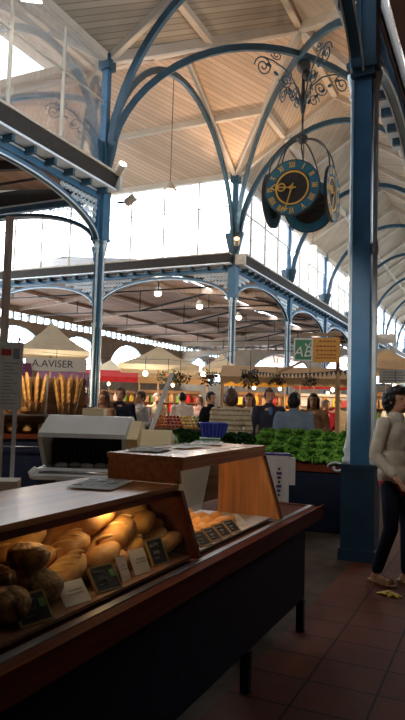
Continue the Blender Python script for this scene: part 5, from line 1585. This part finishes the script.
# hanging plants
def hang_plant(x, y, z_, r_, label, top, sx=1.0):
    t = thing('hanging_plant', label, 'plant', (x, y, z_), 0, 'hanging plants')
    b = MB(); rs = random.Random(int(x * 100))
    for i in range(150):
        v = Vector((rs.gauss(0, 1), rs.gauss(0, 1), rs.gauss(0, 1))).normalized() * r_ * rs.uniform(.5, 1.05); v.x *= sx
        n_ = Vector((rs.uniform(-1, 1), rs.uniform(-1, 1), rs.uniform(-1, .3))).normalized(); q = n_.orthogonal().normalized(); w_ = n_.cross(q)
        L_ = r_ * rs.uniform(.28, .45)
        b.add([v, v + n_ * L_ * .5 + q * L_ * .28, v + n_ * L_, v + n_ * L_ * .5 - q * L_ * .28], [(0, 1, 2, 3)])
    b.build('foliage', [M['plant_dark']], t)
    b = MB(); b.lathe([(r_ * .35, -r_ * .2), (r_ * .5, r_ * .3), (r_ * .52, r_ * .32)], (0, 0, 0), 12); b.build('pot', [M['crate']], t)
    b = MB(); b.tube([(0, 0, r_ * .3), (0, 0, top - z_)], .008, 5); b.build('cord', [M['iron']], t)
hang_plant(-4.15, 10.9, 2.12, .19, 'dark round hanging plant beside the slim blue column', 2.62)
hang_plant(-7.55, 14.0, 2.28, .2, 'dark hanging plant under the edge of the middle parasol', 2.72, 1.5)
hang_plant(-7.0, 13.6, 2.22, .18, 'dark hanging plant above the person in white', 2.72, 1.5)
hang_plant(-6.5, 14.2, 2.26, .2, 'dark hanging plant between the middle parasol and the slim column', 2.72, 1.5)
hang_plant(-5.75, 13.6, 2.30, .17, 'small dark hanging plant on the fruit stall side of the slim blue column', 2.72, 1.4)
hang_plant(-4.0, 12.0, 2.12, .13, 'reddish dark hanging bunch beyond the slim blue column', 2.55, 1.6)
hang_plant(-3.3, 11.9, 2.1, .12, 'small dark hanging bunch above the suit jacket', 2.55, 1.6)

for k, (pts, lab) in enumerate(((((-9.6, 11.6), (-7.55, 14.0), (-6.5, 14.2), (-5.75, 13.6)), 'long slack cable carrying the plants and bulbs over the fruit stalls'), (((-7.0, 13.6), (-4.15, 10.9), (-3.3, 11.9)), 'slack cable carrying the hanging bunches near the slim blue column'))):
    b = MB(); P_ = []
    for i in range(len(pts) - 1):
        for j in range(6):
            f = j / 6; P_.append((pts[i][0] + (pts[i + 1][0] - pts[i][0]) * f, pts[i][1] + (pts[i + 1][1] - pts[i][1]) * f, 2.70 - .05 * math.sin(f * PI)))
    P_.append((*pts[-1], 2.70)); b.tube(P_, .006, 4)
    tag(b.build('hanging_cable', [M['iron']]), lab, 'cable')

# lamps that light the place, with added fill lights ------------------------------------------------
lamp('case_light', 'POINT', (-1.50, 2.32, 1.155), .9, (1, .8, .44), .03)
lamp('case_light', 'POINT', (-1.50, 1.85, 1.155), .35, (1, .8, .44), .03)
cl_ = thing('case_lamp', 'small warm tube lamp under the front edge of the bread case top', 'lamp', (-1.47, 2.1, 1.164))
b = MB(); b.bb(-.012, .012, -.35, .35, 0, .008); b.build('lamp_body', [M['cream']], cl_)
lamp('case_light', 'POINT', (-1.52, 3.2, 1.28), 2.4, (1, .78, .5), .03)  # added light without a fixture, brightening the wood of the far case
lamp('stall_light', 'POINT', (-6.9, 7.75, 2.25), 50, (1, .82, .62), .08)  # added light to brighten the bread on the bakery stall
bl = thing('stall_lamp', 'added small bulb on an arm brightening the bakery stall front', 'lamp', (-6.9, 7.75, 2.38))
b = MB(); b.ell((0, 0, 0), (.05, .05, .06), 0, None, 10, 7); b.build('bulb', [M['lamp']], bl)
b = MB(); b.tube([(0, 0, .06), (-.1, .12, .2), (-.42, .55, .2)], .012, 6); b.build('arm', [M['iron']], bl)
d_ = (Vector((-3.0, 9.6, 1.3)) - Vector((-1.15, 2.8, 4.0))).normalized()
lamp('added_stall_fill', 'SPOT', (-1.15, 2.85, 3.98), 260, (1, .93, .85), .08, d_.to_track_quat('-Z', 'Y').to_euler(), R(34))  # added fill on the salad stall, its sign and the shoppers
# warm uplights on the crossing columns; the two aisle side ones are added fill
for i, (x, y, tx, ty, p, lab) in enumerate(((XL, YF, -6.0, 17.3, 800, 'basket column'), (XL, YN, -6.6, 15.2, 250, 'slicing machine column'), (XR, YF, -4, 18.5, 300, 'far aisle corner column'), (XR, YN, -4, 13.5, 150, 'near aisle corner column'))):
    d_ = (Vector((tx, ty, 11.8)) - Vector((x, y, 7.2))).normalized()
    pos = Vector((x, y, 7.25)) + Vector((d_.x, d_.y, 0)).normalized() * .5
    lamp('uplight', 'SPOT', pos, p, (1, .68, .46), .1, d_.to_track_quat('-Z', 'Y').to_euler(), R(110))

spot_fix(-1.0, 2.5, 4.3, R(170), 'added fill spotlight above the bread counter trained along the aisle', 'lamp')  # made-up fixture housing the added fill lights
d_ = (Vector((-.9, 6.2, 1.8)) - Vector((-1.0, 2.75, 4.1))).normalized()
lamp('added_aisle_fill', 'SPOT', (-1.0, 2.85, 4.08), 100, (1, .95, .9), .08, d_.to_track_quat('-Z', 'Y').to_euler(), R(34))  # added fill on the cream jacket and the big column

d_ = (Vector((-2.2, 4.35, 1.15)) - Vector((-1.1, 2.75, 4.1))).normalized()
lamp('added_aisle_fill', 'SPOT', (-1.1, 2.85, 4.08), 75, (1, .95, .9), .08, d_.to_track_quat('-Z', 'Y').to_euler(), R(50))  # added fill on the slicer, the bag and the counter tops

# ------------------------------------------------------------------ camera
cam = bpy.data.cameras.new('camera'); co = bpy.data.objects.new('camera', cam); COL.objects.link(co)
cam.sensor_fit = 'VERTICAL'; cam.sensor_height = 24; cam.lens = 628 / 720 * 24; cam.clip_end = 300; cam.clip_start = .05
yaw, pitch, roll = R(25.25), R(4.0), R(1.62)
fw = Vector((-math.sin(yaw) * math.cos(pitch), math.cos(yaw) * math.cos(pitch), math.sin(pitch)))
r0 = Vector((math.cos(yaw), math.sin(yaw), 0)); u0 = r0.cross(fw)
r1 = r0 * math.cos(roll) + u0 * math.sin(roll); u1 = u0 * math.cos(roll) - r0 * math.sin(roll)
mw = Matrix((r1, u1, -fw)).transposed().to_4x4(); mw.translation = (0, 0, 1.6)
co.matrix_world = mw
SC.camera = co
SC.view_settings.view_transform = 'Standard'
SC.view_settings.look = 'None'
SC.view_settings.exposure = 0.38
